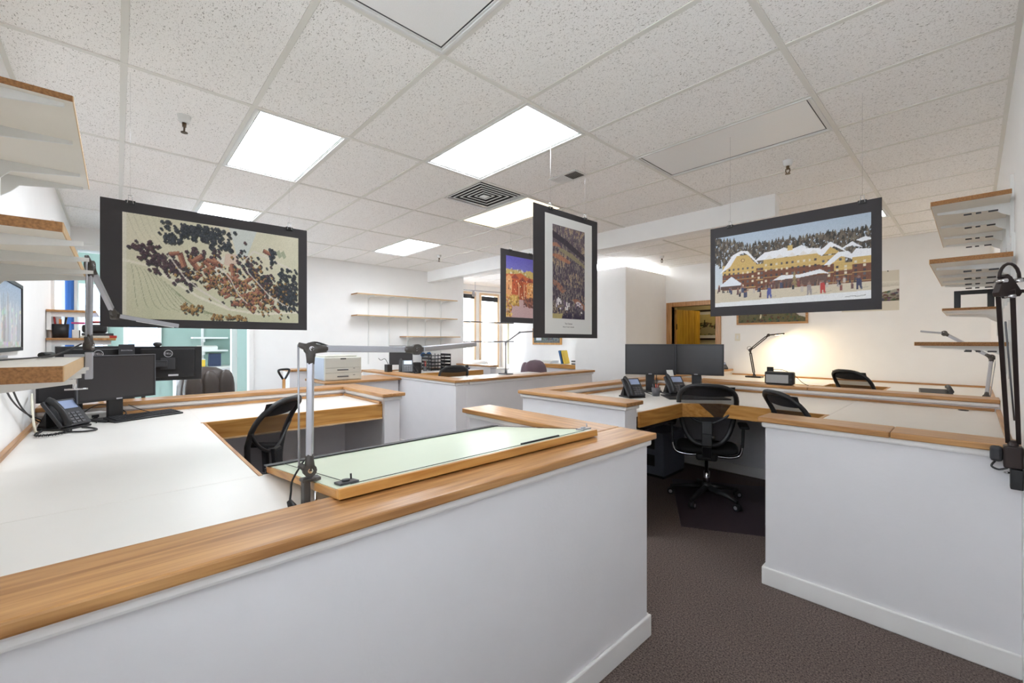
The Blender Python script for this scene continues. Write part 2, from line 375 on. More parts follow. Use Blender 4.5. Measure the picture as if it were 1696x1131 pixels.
ob('bulb', MB().lathe([(.02, -.1), (.09, -.085), (.13, -.03)], 20), mat('hall_bulb', (.9, .8, .6), .5, emit=(1, .82, .5), estr=9), hl, local=True)

# ------------------------------------------------------------------ ceiling grid
ceil = struct('ceiling', MB().box(-8.3, XR+.1, YL-.1, YB+.1, ZC+.05, ZC+.12), WALL)
XS = [XR, -.6]+[-.6-1.118*k for k in range(1, 6)]+[XF, -8.2]
YS = [YL]+[.025+.56*k for k in range(0, 14)]+[YB]
LIGHTS = {(1, 2): 'off', (2, 4): 'cool', (3, 2): 'cool', (1, 6): 'off', (3, 6): 'warm', (5, 6): 'cool', (5, 2): 'cool', (1, 11): 'dim', (4, 12): 'cool'}
tile_mesh = {}
def tile(x0, x1, y0, y1):
    g = .004; sx, sy = round(x1-x0-2*g, 3), round(y1-y0-2*g, 3); key = (sx, sy)
    if key not in tile_mesh:
        mb = MB(); e = .012
        mb.add([(0,0,.006),(sx,0,.006),(sx,sy,.006),(0,sy,.006),(e,e,0),(sx-e,e,0),(sx-e,sy-e,0),(e,sy-e,0),(0,0,.025),(sx,0,.025),(sx,sy,.025),(0,sy,.025)],
               [(7,6,5,4),(0,4,5,1),(1,5,6,2),(2,6,7,3),(3,7,4,0),(0,1,9,8),(1,2,10,9),(2,3,11,10),(3,0,8,11),(8,9,10,11)])
        # outward orientation
        o = ob('ceiling_tile', mb, 'tile', ceil); tile_mesh[key] = o
        bm = bmesh.new(); bm.from_mesh(o.data); bmesh.ops.recalc_face_normals(bm, faces=bm.faces); bm.to_mesh(o.data); bm.free()
    else:
        o = tile_mesh[key].copy(); C.objects.link(o); o.parent = ceil
    o.location = (x0+g, y0+g, ZC-.004+random.choice((0, 0, 0, .0015)))
for i in range(len(XS)-1):
    x1, x0 = XS[i], XS[i+1]
    for j in range(len(YS)-1):
        y0, y1 = YS[j], YS[j+1]
        if x1 <= XF+.01 and y0 < 5.0: continue
        if (i, j) in LIGHTS: continue
        if (i, j) == (3, 5):                      # the big diffuser takes half of this bay
            tile(x0, x0+.53, y0, y1); continue
        tile(x0, x1, y0, y1)
TEE = mat('grid_tee_paint', rgb(226, 224, 218), .5)
for x in XS[1:-2]: bx('main_tee', x-.013, x+.013, YL, YB, ZC-.008, ZC+.03, TEE, ceil)
for j, y in enumerate(YS[1:-1]):
    for i in range(len(XS)-2):
        bx('cross_tee', XS[i+1]+.014, XS[i]-.014, y-.013, y+.013, ZC-.007, ZC+.03, TEE, ceil)
bx('wall_angle', XR-.02, XR, .3, YB, ZC-.01, ZC, TEE, ceil); bx('wall_angle', XF, -1.3, YL, YL+.02, ZC-.01, ZC, TEE, ceil)
bx('wall_angle', -3.8, XR, YB-.02, YB, ZC-.01, ZC, TEE, ceil); bx('wall_angle', XF, XF+.02, 1.0, 5.3, ZC-.01, ZC, TEE, ceil)
NAMES = {(1, 2): 'unlit prismatic ceiling light at the top edge of the photo', (2, 4): 'lit white ceiling light in the middle, beside the square air diffuser',
         (3, 2): 'lit white ceiling light above the drafting cubicle, left of the ceiling lights', (1, 6): 'switched-off long ceiling light on the right',
         (3, 6): 'warm yellow lit ceiling light just behind the square diffuser', (5, 6): 'small-looking lit ceiling light far back near the far wall', (5, 2): 'far lit ceiling light half hidden by the village map board',
         (1, 11): 'lit ceiling light almost wholly behind the ski village board', (4, 12): 'lit ceiling light above the tall white closet'}
for (i, j), kind in LIGHTS.items():
    x1, x0, y0, y1 = XS[i], XS[i+1], YS[j], YS[j+1]
    t = thing('ceiling_light', NAMES[(i, j)], 'ceiling light', ((x0+x1)/2, (y0+y1)/2, ZC), group='recessed ceiling lights')
    f = .026
    mb = MB().box(x0+.01, x1-.01, y0+.01, y0+f, ZC-.012, ZC+.03).box(x0+.01, x1-.01, y1-f, y1-.01, ZC-.012, ZC+.03).box(x0+.01, x0+f, y0+f, y1-f, ZC-.012, ZC+.03).box(x1-f, x1-.01, y0+f, y1-f, ZC-.012, ZC+.03)
    ob('frame', mb, METW, t, .002)
    g = .006; fo = .042
    mb = MB().box(x0+f, x1-f, y0+f, y0+fo-g, ZC-.006, ZC+.012).box(x0+f, x1-f, y1-fo+g, y1-f, ZC-.006, ZC+.012).box(x0+f, x0+fo-g, y0+fo-g, y1-fo+g, ZC-.006, ZC+.012).box(x1-fo+g, x1-f, y0+fo-g, y1-fo+g, ZC-.006, ZC+.012)
    ob('door_frame', mb, METW, t, .002)
    mb = MB().box(x0+fo-g, x1-fo+g, y0+fo-g, y0+fo, ZC-.003, ZC+.012).box(x0+fo-g, x1-fo+g, y1-fo, y1-fo+g, ZC-.003, ZC+.012).box(x0+fo-g, x0+fo, y0+fo, y1-fo, ZC-.003, ZC+.012).box(x1-fo, x1-fo+g, y0+fo, y1-fo, ZC-.003, ZC+.012)
    ob('gasket', mb, mat('gasket_grey', rgb(70, 70, 70), .8), t); f = fo
    bx('diffuser', x0+f, x1-f, y0+f, y1-f, ZC-.002, ZC+.01, {'off': 'panel_off', 'cool': 'panel_cool', 'warm': 'panel_warm', 'dim': 'panel_dim'}[kind], t)
# square supply diffuser
x1, x0, y0, y1 = -2.85, -3.41, 2.28, 2.81
t = thing('air_diffuser', 'square white ceiling air diffuser with stepped blades', 'air vent', ((x0+x1)/2, (y0+y1)/2, ZC))
bx('backing', x0, x1, y0, y1, ZC+.02, ZC+.028, mat('duct_dark', rgb(34, 33, 33), .9), t)
cx, cy = (x0+x1)/2, (y0+y1)/2
for k in range(5):
    h = .262-k*.048; z = ZC-.012+k*.003; wd = .011; mb = MB()
    mb.box(cx-h, cx+h, cy-h, cy-h+wd, z, z+.003).box(cx-h, cx+h, cy+h-wd, cy+h, z, z+.003).box(cx-h, cx-h+wd, cy-h+wd, cy+h-wd, z, z+.003).box(cx+h-wd, cx+h, cy-h+wd, cy+h-wd, z, z+.003)
    ob('blade', mb, METW, t)
bx('hub', cx-.035, cx+.035, cy-.035, cy+.035, ZC-.006, ZC+.002, METW, t, .003)
t = thing('return_grille', 'small white slotted ceiling grille near the unlit panel', 'air vent', (-2.28, 2.745, ZC))
bx('frame', -2.42, -2.14, 2.66, 2.82, ZC-.012, ZC-.006, METW, t, .002)
for k in range(11): bx('slat', -2.27+k*.011, -2.265+k*.011, 2.685, 2.80, ZC-.014, ZC-.011, mat('duct_dark', rgb(34, 33, 33), .9), t)
for k in range(8): bx('slat', -2.40+k*.0145, -2.393+k*.0145, 2.685, 2.80, ZC-.014, ZC-.011, METW, t)
SPR = mat('sprinkler_brass', rgb(96, 78, 58), .4, .7)
def sprinkler(x, y, label):
    t = thing('fire_sprinkler', label, 'sprinkler', (x, y, ZC), group='ceiling sprinklers')
    ob('escutcheon', MB().lathe([(.024, -.045), (.03, -.03), (.034, -.01), (.036, 0)], 16), METW, t, local=True)
    h = MB().lathe([(.010, -.07), (.012, -.045)], 10).tube([(.012, 0, -.065), (.014, 0, -.085), (.004, 0, -.10)], .004, 6).tube([(-.012, 0, -.065), (-.014, 0, -.085), (-.004, 0, -.10)], .004, 6)
    ob('head', h, SPR, t, local=True)
    ob('deflector', MB().lathe([(.018, -.105), (.018, -.101), (.004, -.099)], 12), SPR, t, local=True)
sprinkler(-3.25, .30, 'ceiling sprinkler above the village map board'); sprinkler(-.95, 3.72, 'ceiling sprinkler behind the switched-off ceiling light')
sprinkler(-5.75, 3.75, 'far ceiling sprinkler above the wall shelves'); sprinkler(-3.38, 6.4, 'ceiling sprinkler beside the tall white closet')
# track light in the alcove
t = thing('track_light', 'wire track with small spotlight above the alcove windows', 'light', (-7.7, 5.9, 2.62))
ob('rail', MB().tube([(-7.9, 5.35, 2.62), (-7.6, 7.15, 2.62)], .012, 8), SILV, t)
ob('spot', MB().tube([(-7.78, 6.0, 2.60), (-7.70, 5.95, 2.50)], [.02, .045], 12), SILV, t)
ob('stem', MB().tube([(-7.78, 6.05, 2.82), (-7.78, 6.05, 2.62)], .006, 6), SILV, t)

# ================================================================== PARTITIONS
def partition(name, label, runs, loc):
    """runs: (axis, a0, a1, p0, p1, capjoints) body extents; cap overhangs"""
    t = thing(name, label, 'partition', loc)
    return t
def run(t, axis, a0, a1, p0, p1, z=CAP, e0=.03, e1=.03, o=.035, joints=(), base=(1, 1), b0=.016, b1=.016, mold=True):
    """wall body a0..a1 along axis, thickness p0..p1; cap extends e0/e1 past the ends"""
    f = (lambda nm, u0, u1, v0, v1, z0, z1, m, bev: bx(nm, u0, u1, v0, v1, z0, z1, m, t, bev)) if axis == 'x' else \
        (lambda nm, u0, u1, v0, v1, z0, z1, m, bev: bx(nm, v0, v1, u0, u1, z0, z1, m, t, bev))
    f('body', a0, a1, p0, p1, 0, z-.03, PART, .004)
    js = [a0-e0]+list(joints)+[a1+e1]
    for k in range(len(js)-1): f('cap', js[k]+(.0008 if k else 0), js[k+1]-.0008, p0-o, p1+o, z-.03, z, oak('X' if axis == 'x' else 'Y'), .006)
    if mold: f('moulding', a0-min(e0, .016), a1+min(e1, .016), p0-.018, p1+.018, z-.062, z-.03, TRIMW, .010)
    if base[0]: f('baseboard', a0-b0, a1+b1, p0-.016, p0, 0, .105, TRIMW, .006)
    if base[1]: f('baseboard', a0-b0, a1+b1, p1, p1+.016, 0, .105, TRIMW, .006)
    if e0 > 0.02: f('baseboard', a0-.016, a0, p0, p1, 0, .105, TRIMW, .004)
    if e1 > 0.02: f('baseboard', a1, a1+.016, p0, p1, 0, .105, TRIMW, .004)
FPX0, FPX1 = -1.235, -1.092
t = partition('cubicle_partition', 'long low white partition with oak cap in the foreground', None, (-1.16, .8, 0))
run(t, 'y', YL, 1.92, FPX0, FPX1, e0=0, e1=.033, b0=0)
run(t, 'x', -2.31, FPX0, 1.745, 1.92, e0=.035, e1=-.036, b1=0, base=(1, 1))
t = partition('cubicle_partition', 'corner partition with oak cap and square end post behind the drafting cubicle', None, (-4.4, .8, 0))
run(t, 'y', YL, 1.84, -4.475, -4.325, e0=0, e1=.03, b0=0, base=(1, 0))
run(t, 'x', -4.325, -3.45, 1.695, 1.84, e0=-.036, e1=.04, b0=0)
t = partition('cubicle_partition', 'white partition with oak cap forming the corner below the wall shelves', None, (-4.15, 3.9, 0))
run(t, 'x', -6.62, -4.08, 2.89, 3.04, e0=.03, e1=.035)
run(t, 'y', 3.04, 5.5, -4.23, -4.08, e0=-.036, e1=.035, b0=0)
t = partition('cubicle_partition', 'small far partition stub with thin oak cap near the alcove', None, (-6.6, 5.2, 0))
run(t, 'x', -7.2, -6.17, 5.16, 5.3, base=(1, 0))
t = partition('cubicle_partition', 'z-shaped partition with oak cap around the twin-monitor desk', None, (-2.78, 5, 0))
run(t, 'x', -2.83, -1.745, 2.755, 2.915, e0=.03, e1=.038, o=.036)
run(t, 'y', 2.915, YB, -2.83, -2.72, e0=-.036, e1=0, b0=0, b1=0)
run(t, 'x', -2.72, XR, 5.0, 5.18, e0=-.036, e1=0, b0=0, b1=0, joints=(-1.1,))
t = partition('cubicle_partition', 'low white partition with oak cap at the right, meeting the right wall', None, (-.37, 2.93, 0))
run(t, 'x', -.845, XR, 2.85, 3.0, e0=.032, e1=0, joints=(-.28,), b1=0)

# ================================================================== DESKS
def trim_strip(t, x0, x1, y0, y1, ax): bx('edge_trim', x0, x1, y0, y1, DK, DK+.022, oak(ax), t, .003)
t = thing('corner_desk', 'large white laminate corner desk with pine apron inside the drafting cubicle', 'desk', (-3, 0, 0))
TH = .032
bx('worktop', -1.971, FPX0, YL, 1.745, DK-TH, DK, LAM, t, .001)
bx('worktop', -4.325, -1.973, YL, .42, DK-TH, DK, LAM, t, .001)
bx('worktop', -4.325, -3.505, .42, 1.695, DK-TH, DK, LAM, t, .001)
bx('apron', -3.507, -3.485, .41, 1.693, DK-.115, DK+.002, pine('Y'), t, .002)
bx('apron', -3.485, -1.96, .42, .436, DK-.055, DK+.002, pine('X'), t, .002)
bx('lower_lip', -3.505, -3.475, .44, 1.69, DK-.125, DK-.115, TAN, t)
trim_strip(t, -4.325, -4.303, YL+.03, 1.67, 'Y'); trim_strip(t, -4.30, -3.505, 1.672, 1.695, 'X'); trim_strip(t, -4.30, -2.6, YL, YL+.024, 'X')
bx('support_panel', -1.99, -1.97, -.1, 1.7, 0, DK-TH, PART, t); bx('support_panel', -4.31, -3.6, .5, .52, 0, DK-TH, PART, t)
t = thing('corner_desk', 'white laminate desk with pine apron under the twin monitors', 'desk', (-1.5, 4.4, 0))
bx('worktop', -2.72, -1.745, 2.915, 5.0, DK-TH, DK, LAM, t, .001)
ob('worktop', MB().prism([(-1.745, 3.64), (-1.5, 3.87), (-.723, 3.87), (-.723, 5.0), (-1.745, 5.0)], DK-TH, DK), LAM, t, .001)
bx('worktop', -.721, XR, 3.03, 5.0, DK-TH, DK, LAM, t, .001)
bx('apron', -1.747, -1.725, 2.93, 3.65, DK-.115, DK+.002, pine('Y'), t, .002)
ob('apron', MB().bar((-1.737, 3.632, DK-.0565), (-1.492, 3.862, DK-.0565), .022, .117), pine('X'), t, .002)
bx('apron', -1.5, -.72, 3.85, 3.872, DK-.115, DK+.002, pine('X'), t, .002)
bx('apron', -.743, -.721, 3.05, 3.85, DK-.06, DK+.002, pine('Y'), t, .002)
trim_strip(t, -2.72, -2.698, 2.95, 4.97, 'Y'); trim_strip(t, -2.69, XR-.03, 4.978, 5.0, 'X'); trim_strip(t, XR-.024, XR, 3.05, 4.97, 'Y')
ob('cable_grommet', MB().lathe([(.03, DK), (.03, DK+.004), (.022, DK+.005)], 16, cx=-.05, cy=4.9), BLK, t)
t = thing('corner_desk', 'white laminate desk along the back wall below the lit lamp', 'desk', (-1, 6.9, 0))
ob('worktop', MB().prism([(-2.72, 6.35), (-1.25, 6.35), (-1.25, 6.75), (-.66, 6.75), (-.66, 5.19), (XR, 5.19), (XR, YB), (-2.72, YB)], DK-TH, DK), LAM, t, .001)
bx('apron', -2.70, -1.23, 6.33, 6.352, DK-.09, DK+.002, pine('X'), t, .002); bx('apron', -1.23, -.66, 6.73, 6.752, DK-.09, DK+.002, pine('X'), t, .002)
bx('apron', -1.25, -1.23, 6.352, 6.73, DK-.09, DK+.002, pine('Y'), t, .002); bx('apron', -.682, -.66, 5.2, 6.73, DK-.06, DK+.002, pine('Y'), t, .002)
trim_strip(t, -2.70, XR, YB-.022, YB, 'X'); trim_strip(t, XR-.022, XR, 5.2, YB-.03, 'Y')
t = thing('corner_desk', 'white laminate desk with pine apron under the wall shelves', 'desk', (-6.9, 4.2, 0))
bx('worktop', XF, -6.4, 3.05, 5.16, DK-TH, DK, LAM, t, .001); bx('worktop', -6.4, -5.0, 3.04, 3.7, DK-TH, DK, LAM, t, .001)
bx('worktop', -5.45, -4.235, 3.72, 5.45, DK-TH, DK, LAM, t, .001); bx('apron', -6.402, -6.38, 3.75, 5.16, DK-.11, DK+.002, pine('Y'), t, .002); bx('apron', -6.38, -5.0, 3.7, 3.72, DK-.11, DK+.002, pine('X'), t, .002)
trim_strip(t, XF, XF+.02, 3.05, 5.15, 'Y')
t = thing('corner_desk', 'desk behind the corner partition carrying the two turned-away monitors', 'desk', (-4.9, .6, 0))
bx('worktop', -5.25, -4.48, YL, 1.5, DK-TH, DK, LAM, t, .001); bx('apron', -5.27, -5.25, YL, 1.5, DK-.1, DK+.002, pine('Y'), t, .002)

# ================================================================== DRAFTING BOARD
xn, zn, xf, zf = -1.205, 1.032, -2.0, .932; y0, y1 = .455, 1.665
t = thing('drafting_board', 'tilted drafting board with pale green vinyl top and wood edge', 'drafting board', (-1.6, 1.06, DK))
ang = math.atan2(zn-zf, xn-xf); ux = Vector((math.cos(ang), 0, math.sin(ang))); uz = Vector((-math.sin(ang), 0, math.cos(ang)))
M = Matrix((ux, Vector((0, 1, 0)), uz)).transposed().to_4x4(); M.translation = Vector((xf, y0, zf)); LN = math.hypot(zn-zf, xn-xf); W = y1-y0
ob('board', MB().box(.01, LN-.02, .012, W-.012, -.024, -.002, M), mat('board_core', rgb(200, 170, 120), .7), t)
ob('cover', MB().box(.004, LN-.022, .006, W-.006, -.002, .0015, M), VINYL, t)
ob('edge_band', MB().box(LN-.02, LN, 0, W, -.026, .003, M), pine('Y'), t, .002); ob('edge_band', MB().box(0, .01, 0, W, -.026, .003, M), BLK2, t, .002)
ob('edge_band', MB().box(.01, LN-.02, 0, .012, -.026, -.001, M), pine('X'), t, .002); ob('edge_band', MB().box(.01, LN-.02, W-.012, W, -.026, -.001, M), pine('X'), t, .002)
ob('straightedge', MB().box(.012, .07, -.01, W+.012, .003, .008, M), BLK2, t, .001)
for v in (.03, W-.03):
    ob('pulley', MB().box(LN-.10, LN-.05, v-.006, v+.05, .002, .008, M).lathe([(.012, .008), (.012, .014)], 10, M, LN-.075, v+.02).lathe([(.003, .014), (.003, .03)], 6, M, LN-.06, v+.03), SILV if v > 1 else BLK2, t)
    ob('guide_wire', MB().tube([M @ Vector((.06, v+.02, .006)), M @ Vector((LN-.07, v+.02, .006))], .0012, 5), BLK, t)
ob('guide_wire', MB().tube([M @ Vector((LN-.04, .05, .004)), M @ Vector((LN-.04, W-.05, .004))], .0012, 5), BLK, t)
ob('ruler_rail', MB().box(LN-.055, LN-.045, W-.45, W-.22, .002, .008, M), BLK2, t)
for yy in (.56, 1.05, 1.5): bx('prop_block', -1.44, -1.32, yy, yy+.05, DK, .975, pine('X'), t, .002)
bx('prop_block', -1.99, -1.95, .5, 1.6, DK-.001, .915, pine('Y'), t)

# ================================================================== SHELVES
def rail(t, x, y, z0, z1, wall):      # slotted standard
    if wall == 'y': bx('standard', x-.012, x+.012, y, y+.014, z0, z1, METW, t, .001)
    else: bx('standard', y-.014, y, x-.012, x+.012, z0, z1, METW, t, .001)
def bracket(t, pos, depth, ztop, wall, extra=.0, h0=.06, marks=False):
    prof = [(0, 0), (depth+extra, 0), (depth+extra, -.012), (depth*.2, -h0*.55), (.03, -h0*1.0), (0, -h0*1.35)]
    mb = MB(); n = len(prof); th = .009
    def put(d, z, s):
        if wall == 'left': return (pos+s*th/2, YL+.014+d, ztop+z)
        if wall == 'right': return (XR-.014-d, pos+s*th/2, ztop+z)
        return (XF+.014+d, pos+s*th/2, ztop+z)
    vs = [put(d, z, -1) for d, z in prof]+[put(d, z, 1) for d, z in prof]
    mb.add(vs, [tuple(range(n)), tuple(range(2*n-1, n-1, -1))]+[(i, i+n, (i+1) % n+n, (i+1) % n) for i in range(n)])
    o = ob('bracket', mb, METW, t)
    bm = bmesh.new(); bm.from_mesh(o.data); bmesh.ops.recalc_face_normals(bm, faces=bm.faces); bm.to_mesh(o.data); bm.free()
    if marks:
        for d, l in ((.04, .035), (.1, .02), (.135, .03)):
            ob('slot_mark', MB().box(XR-.014-d-l, XR-.014-d, pos-th/2-.0008, pos-th/2, ztop-.036, ztop-.027), BLK2, o)
def board(t, x0, x1, y0, y1, z0, z1, near, front):
    bx('board', x0, x1, y0, y1, z0, z1, SHELFW, t)
    # raw chipboard at the cut end, banding at the front
    e = .0025
    {'+x': lambda: bx('cut_end', x1, x1+e, y0, y1, z0, z1, CHIP, t), '-y': lambda: bx('cut_end', x0, x1, y0-e, y0, z0, z1, CHIP, t)}[near]()
    {'+y': lambda: bx('front_band', x0, x1, y1, y1+e, z0, z1, TAN, t), '-x': lambda: bx('front_band', x0-e, x0, y0, y1, z0, z1, TAN, t), '+x': lambda: bx('front_band', x1, x1+e, y0, y1, z0, z1, TAN, t)}[front]()
for nm, (xa, xb, d, z0, z1, brs, ex) in {'highest white wall shelf above the left desk': (-3.05, -1.97, .3, 2.221, 2.24, (-2.0, -2.36, -2.80, -3.03), -.02),
        'middle white wall shelf on the left wall, cut chipboard end towards the room': (-2.70, -1.62, .3, 1.736, 1.762, (-1.74, -2.06, -2.42, -2.66), .035),
        'thick low wall shelf on the left holding the clamped lamp': (-2.577, -1.636, .3, 1.343, 1.385, (-1.72, -1.98, -2.25, -2.5), .02)}.items():
    t = thing('wall_shelf', nm, 'shelf', ((xa+xb)/2, YL, z0), group='shelves on the left wall')
    board(t, xa, xb, YL+.015, YL+d, z0, z1, '+x', '+y')
    for x in brs: bracket(t, x, d-.014, z0, 'left', ex, .075)
    for x in brs[1:3]: rail(t, x, YL, z0-.16, z1+.2, 'y')
for nm, (ya, yb, d, z0, z1, brs, mk) in {'highest wall shelf on the right wall with four brackets': (3.2, 4.67, .297, 2.172, 2.195, (3.4, 3.8, 4.22, 4.58), True),
        'second wall shelf from the top on the right wall': (3.1, 4.42, .297, 1.852, 1.875, (3.3, 3.7, 4.05, 4.36), True),
        'small white wall shelf with a black bookend, far right': (4.45, 5.3, .297, 1.675, 1.692, (4.6, 5.2), False),
        'lowest right wall shelf seen edge-on beside the black lamp': (3.47, 4.3, .379, 1.425, 1.447, (3.6, 4.1), True)}.items():
    t = thing('wall_shelf', nm, 'shelf', (XR, (ya+yb)/2, z0), group='shelves on the right wall')
    board(t, XR-d, XR-.015, ya, yb, z0, z1, '-y', '-x')
    for y in brs: bracket(t, y, d-.03, z0, 'right', 0, .05, mk)
    for y in brs: rail(t, y, XR, z0-.18, z1+.12, 'x')
t = thing('bookend', 'black square bookend on the small right wall shelf', 'bookend', (XR-.14, 4.55, 1.692))
ob('plate', MB().box(-.1, .1, -.004, .004, 0, .006).box(-.1, -.065, -.004, .004, .006, .13).box(.065, .1, -.004, .004, .006, .13).box(-.065, .065, -.004, .004, .1, .13), BLK, t, .002, local=True)
ob('foot', MB().box(-.1, .1, .004, .1, 0, .004), BLK, t, local=True)
for nm, (ya, yb, z, z1, brs) in {'highest of the three thin shelves on the far wall': (2.95, 4.99, 2.25, 2.268, (3.26, 3.65, 4.03, 4.41, 4.77)), 'middle of the three thin shelves on the far wall': (2.95, 4.99, 1.885, 1.903, (3.26, 3.65, 4.03, 4.41, 4.77)),
        'lowest and shortest of the three thin shelves on the far wall': (3.86, 5.06, 1.53, 1.548, (4.03, 4.41, 4.77))}.items():
    t = thing('wall_shelf', nm, 'shelf', (XF, (ya+yb)/2, z), group='shelves on the far wall')
    board(t, XF+.015, XF+.27, ya, yb, z, z1, '-y', '+x')
    for y in brs: bracket(t, y, .22, z, 'far', 0, .05)
for i, y in enumerate((3.26, 3.65, 4.03, 4.41, 4.77)):
    tag(bx('shelf_standard', XF, XF+.012, y-.012, y+.012, 1.05 if i < 2 else 1.12, 2.25, METW, None, .001), 'slotted white shelf standard on the far wall, number %s from the left' % ['one', 'two', 'three', 'four', 'five'][i], 'shelf rail', 'shelf standards on the far wall')
# two glass shelves across the alcove windows
for z, s in ((1.88, 'upper'), (1.44, 'lower')):
    t = thing('glass_shelf', s+' thin dark-edged shelf across the alcove windows', 'shelf', (-7.6, 6, z))
    bx('board', -7.75, -7.5, 5.345, 6.05, z, z+.014, TAN, t); bx('board', -7.75, -7.5, 6.2, 7.0, z, z+.014, TAN, t)
    bx('front_edge', -7.5, -7.495, 5.345, 6.05, z-.004, z+.018, BLK2, t); bx('front_edge', -7.5, -7.495, 6.2, 7.0, z-.004, z+.018, BLK2, t)
    for y in (5.7, 6.6): bx('bracket', -8.17, -7.5, y-.006, y+.006, z-.03, z, METW, t)
tag(bx('shelf_pole', -7.62, -7.59, 6.9, 6.93, DK, 2.5, mat('pale_pole', rgb(210, 206, 180), .5), None), 'thin pale upright pole supporting the alcove shelves', 'pole')
# small stacked shelves on the left wall further back
for z, dd, s in ((1.70, .28, 'upper'), (1.478, .40, 'lower')):
    t = thing('wall_shelf', s+' oak-topped shelf far along the left wall near the pen holder', 'shelf', (-5.2, YL, z))
    bx('board', -5.7, -4.85, YL+.004, YL+dd, z-.018, z, oak('X'), t, .003)
    bx('support', -5.68, -4.87, YL+.004, YL+.03, z-.16, z-.018, TRIMW, t); bx('support', -4.9, -4.88, YL+.03, YL+dd-.03, z-.055, z-.018, TRIMW, t)
t = thing('pen_holder', 'black mesh pen holder full of pens on the left wall shelf', 'pen holder', (-4.93, -.33, 1.478))
ob('cup', MB().lathe([(.045, 0), (.05, .11), (.045, .11), (.04, .01)], 16), BLK, t, local=True)
for k, m in enumerate((ORANGE, BLK, YELW, ORANGE, BLK2, RED)):
    a = k*1.05; ob('pen', MB().tube([(.02*math.cos(a), .02*math.sin(a), .01), (.038*math.cos(a), .038*math.sin(a), .15+.01*(k % 3))], .006, 6), m, t, local=True)
for k, (nm, m, y0, y1, z0, z1, lab, cat) in enumerate((('box', PAPER, -.265, -.225, 1.478, 1.545, 'small white printed box beside the pen holder', 'box'), ('bag', BLK, -.21, -.06, 1.52, 1.59, 'black bag lying on the books of the left wall shelf', 'bag'),
        ('book', BEIGE, -.22, -.04, 1.478, 1.498, 'cream book lying flat under the black bag', 'book'), ('book', BLK2, -.21, -.02, 1.499, 1.519, 'dark book lying on the cream book', 'book'), ('book', RED, -.05, .0, 1.478, 1.50, 'red book at the end of the left wall shelf', 'book'),
        ('marker', PINK, -.27, -.19, 1.592, 1.606, 'pink marker lying on the black bag', 'marker'))):
    tag(bx(nm, -5.1 if nm != 'marker' else -4.94, -4.92, y0, y1, z0, z1, m, None, .004 if nm != 'bag' else .02), lab, cat)
tag(bx('magazine', -5.2, -4.93, -.16, .02, 1.608, 1.618, RED, None, .002), 'red magazine on top of the black bag', 'magazine')

# ================================================================== PICTURES
def canvas(Wd, H, top, bot):
    v = np.linspace(0, 1, H)[:, None, None]; im = np.array(bot)[None, None, :]*(1-v)+np.array(top)[None, None, :]*v
    return np.repeat(im, Wd, 1)/255.
def fill(im, poly, col, a=1.0):      # poly in 0..1 (u right, v up)
    H, Wd = im.shape[:2]; p = np.array(poly)*[Wd, H]
    x0, x1 = int(max(0, p[:, 0].min())), int(min(Wd, p[:, 0].max()+2)); y0, y1 = int(max(0, p[:, 1].min())), int(min(H, p[:, 1].max()+2))
    if x1 <= x0 or y1 <= y0: return
    X, Y = np.meshgrid(np.arange(x0, x1)+.5, np.arange(y0, y1)+.5); ins = np.zeros(X.shape, bool); n = len(p)
    for i in range(n):
        (xa, ya), (xb, yb) = p[i], p[(i+1) % n]
        if ya == yb: continue
        c = ((ya > Y) != (yb > Y)) & (X < (xb-xa)*(Y-ya)/(yb-ya)+xa); ins ^= c
    s = im[y0:y1, x0:x1]; s[ins] = s[ins]*(1-a)+np.array(col)/255.*a
def disc(im, u, v, r, col, asp, a=1.0):
    fill(im, [(u+r*math.cos(t)/asp, v+r*math.sin(t)) for t in np.linspace(0, 2*PI, 9)[:-1]], col, a)
def line(im, pts, wd, col, asp, a=1.0):
    for (ua, va), (ub, vb) in zip(pts[:-1], pts[1:]):
        dx, dy = (ub-ua)*asp, vb-va; L = math.hypot(dx, dy)+1e-9; nx, ny = -dy/L*wd/asp, dx/L*wd
        fill(im, [(ua-nx, va-ny), (ub-nx, vb-ny), (ub+nx, vb+ny), (ua+nx, va+ny)], col, a)
def grain(im, s): im += (np.random.rand(*im.shape[:2])[:, :, None]-.5)*2*s
def blobs(H, Wd, sc, seed):
    r = np.random.RandomState(seed); a = r.rand(H//sc+3, Wd//sc+3); Y, X = np.mgrid[0:H, 0:Wd]/sc
    xi, yi = X.astype(int), Y.astype(int); fx, fy = X-xi, Y-yi
    return a[yi, xi]*(1-fx)*(1-fy)+a[yi, xi+1]*fx*(1-fy)+a[yi+1, xi]*(1-fx)*fy+a[yi+1, xi+1]*fx*fy
def print_obj(name, im, o, u, v, parent):
    H, Wd = im.shape[:2]; o, u, v = Vector(o), Vector(u), Vector(v); off = root_of(parent).location
    gu, gv = np.meshgrid(np.linspace(0, 1, Wd), np.linspace(0, 1, H))
    co = np.array(o-off)[None, None]+gu[:, :, None]*np.array(u)+gv[:, :, None]*np.array(v)
    idx = np.arange(Wd*H).reshape(H, Wd)
    f = np.stack([idx[:-1, :-1], idx[:-1, 1:], idx[1:, 1:], idx[1:, :-1]], -1).reshape(-1, 4)
    me = bpy.data.meshes.new(name); me.from_pydata(co.reshape(-1, 3).tolist(), [], f.tolist()); me.update()
    at = me.color_attributes.new('ink', 'FLOAT_COLOR', 'POINT'); c = np.clip(im, 0, 1).reshape(-1, 3)
    c = np.where(c <= .04045, c/12.92, ((c+.055)/1.055)**2.4); c = np.concatenate([c, np.ones((len(c), 1))], 1)
    at.data.foreach_set('color', c.astype(np.float32).ravel()); me.materials.append(MT['print'])
    ob_ = bpy.data.objects.new(name, me); C.objects.link(ob_); ob_.parent = parent; return ob_
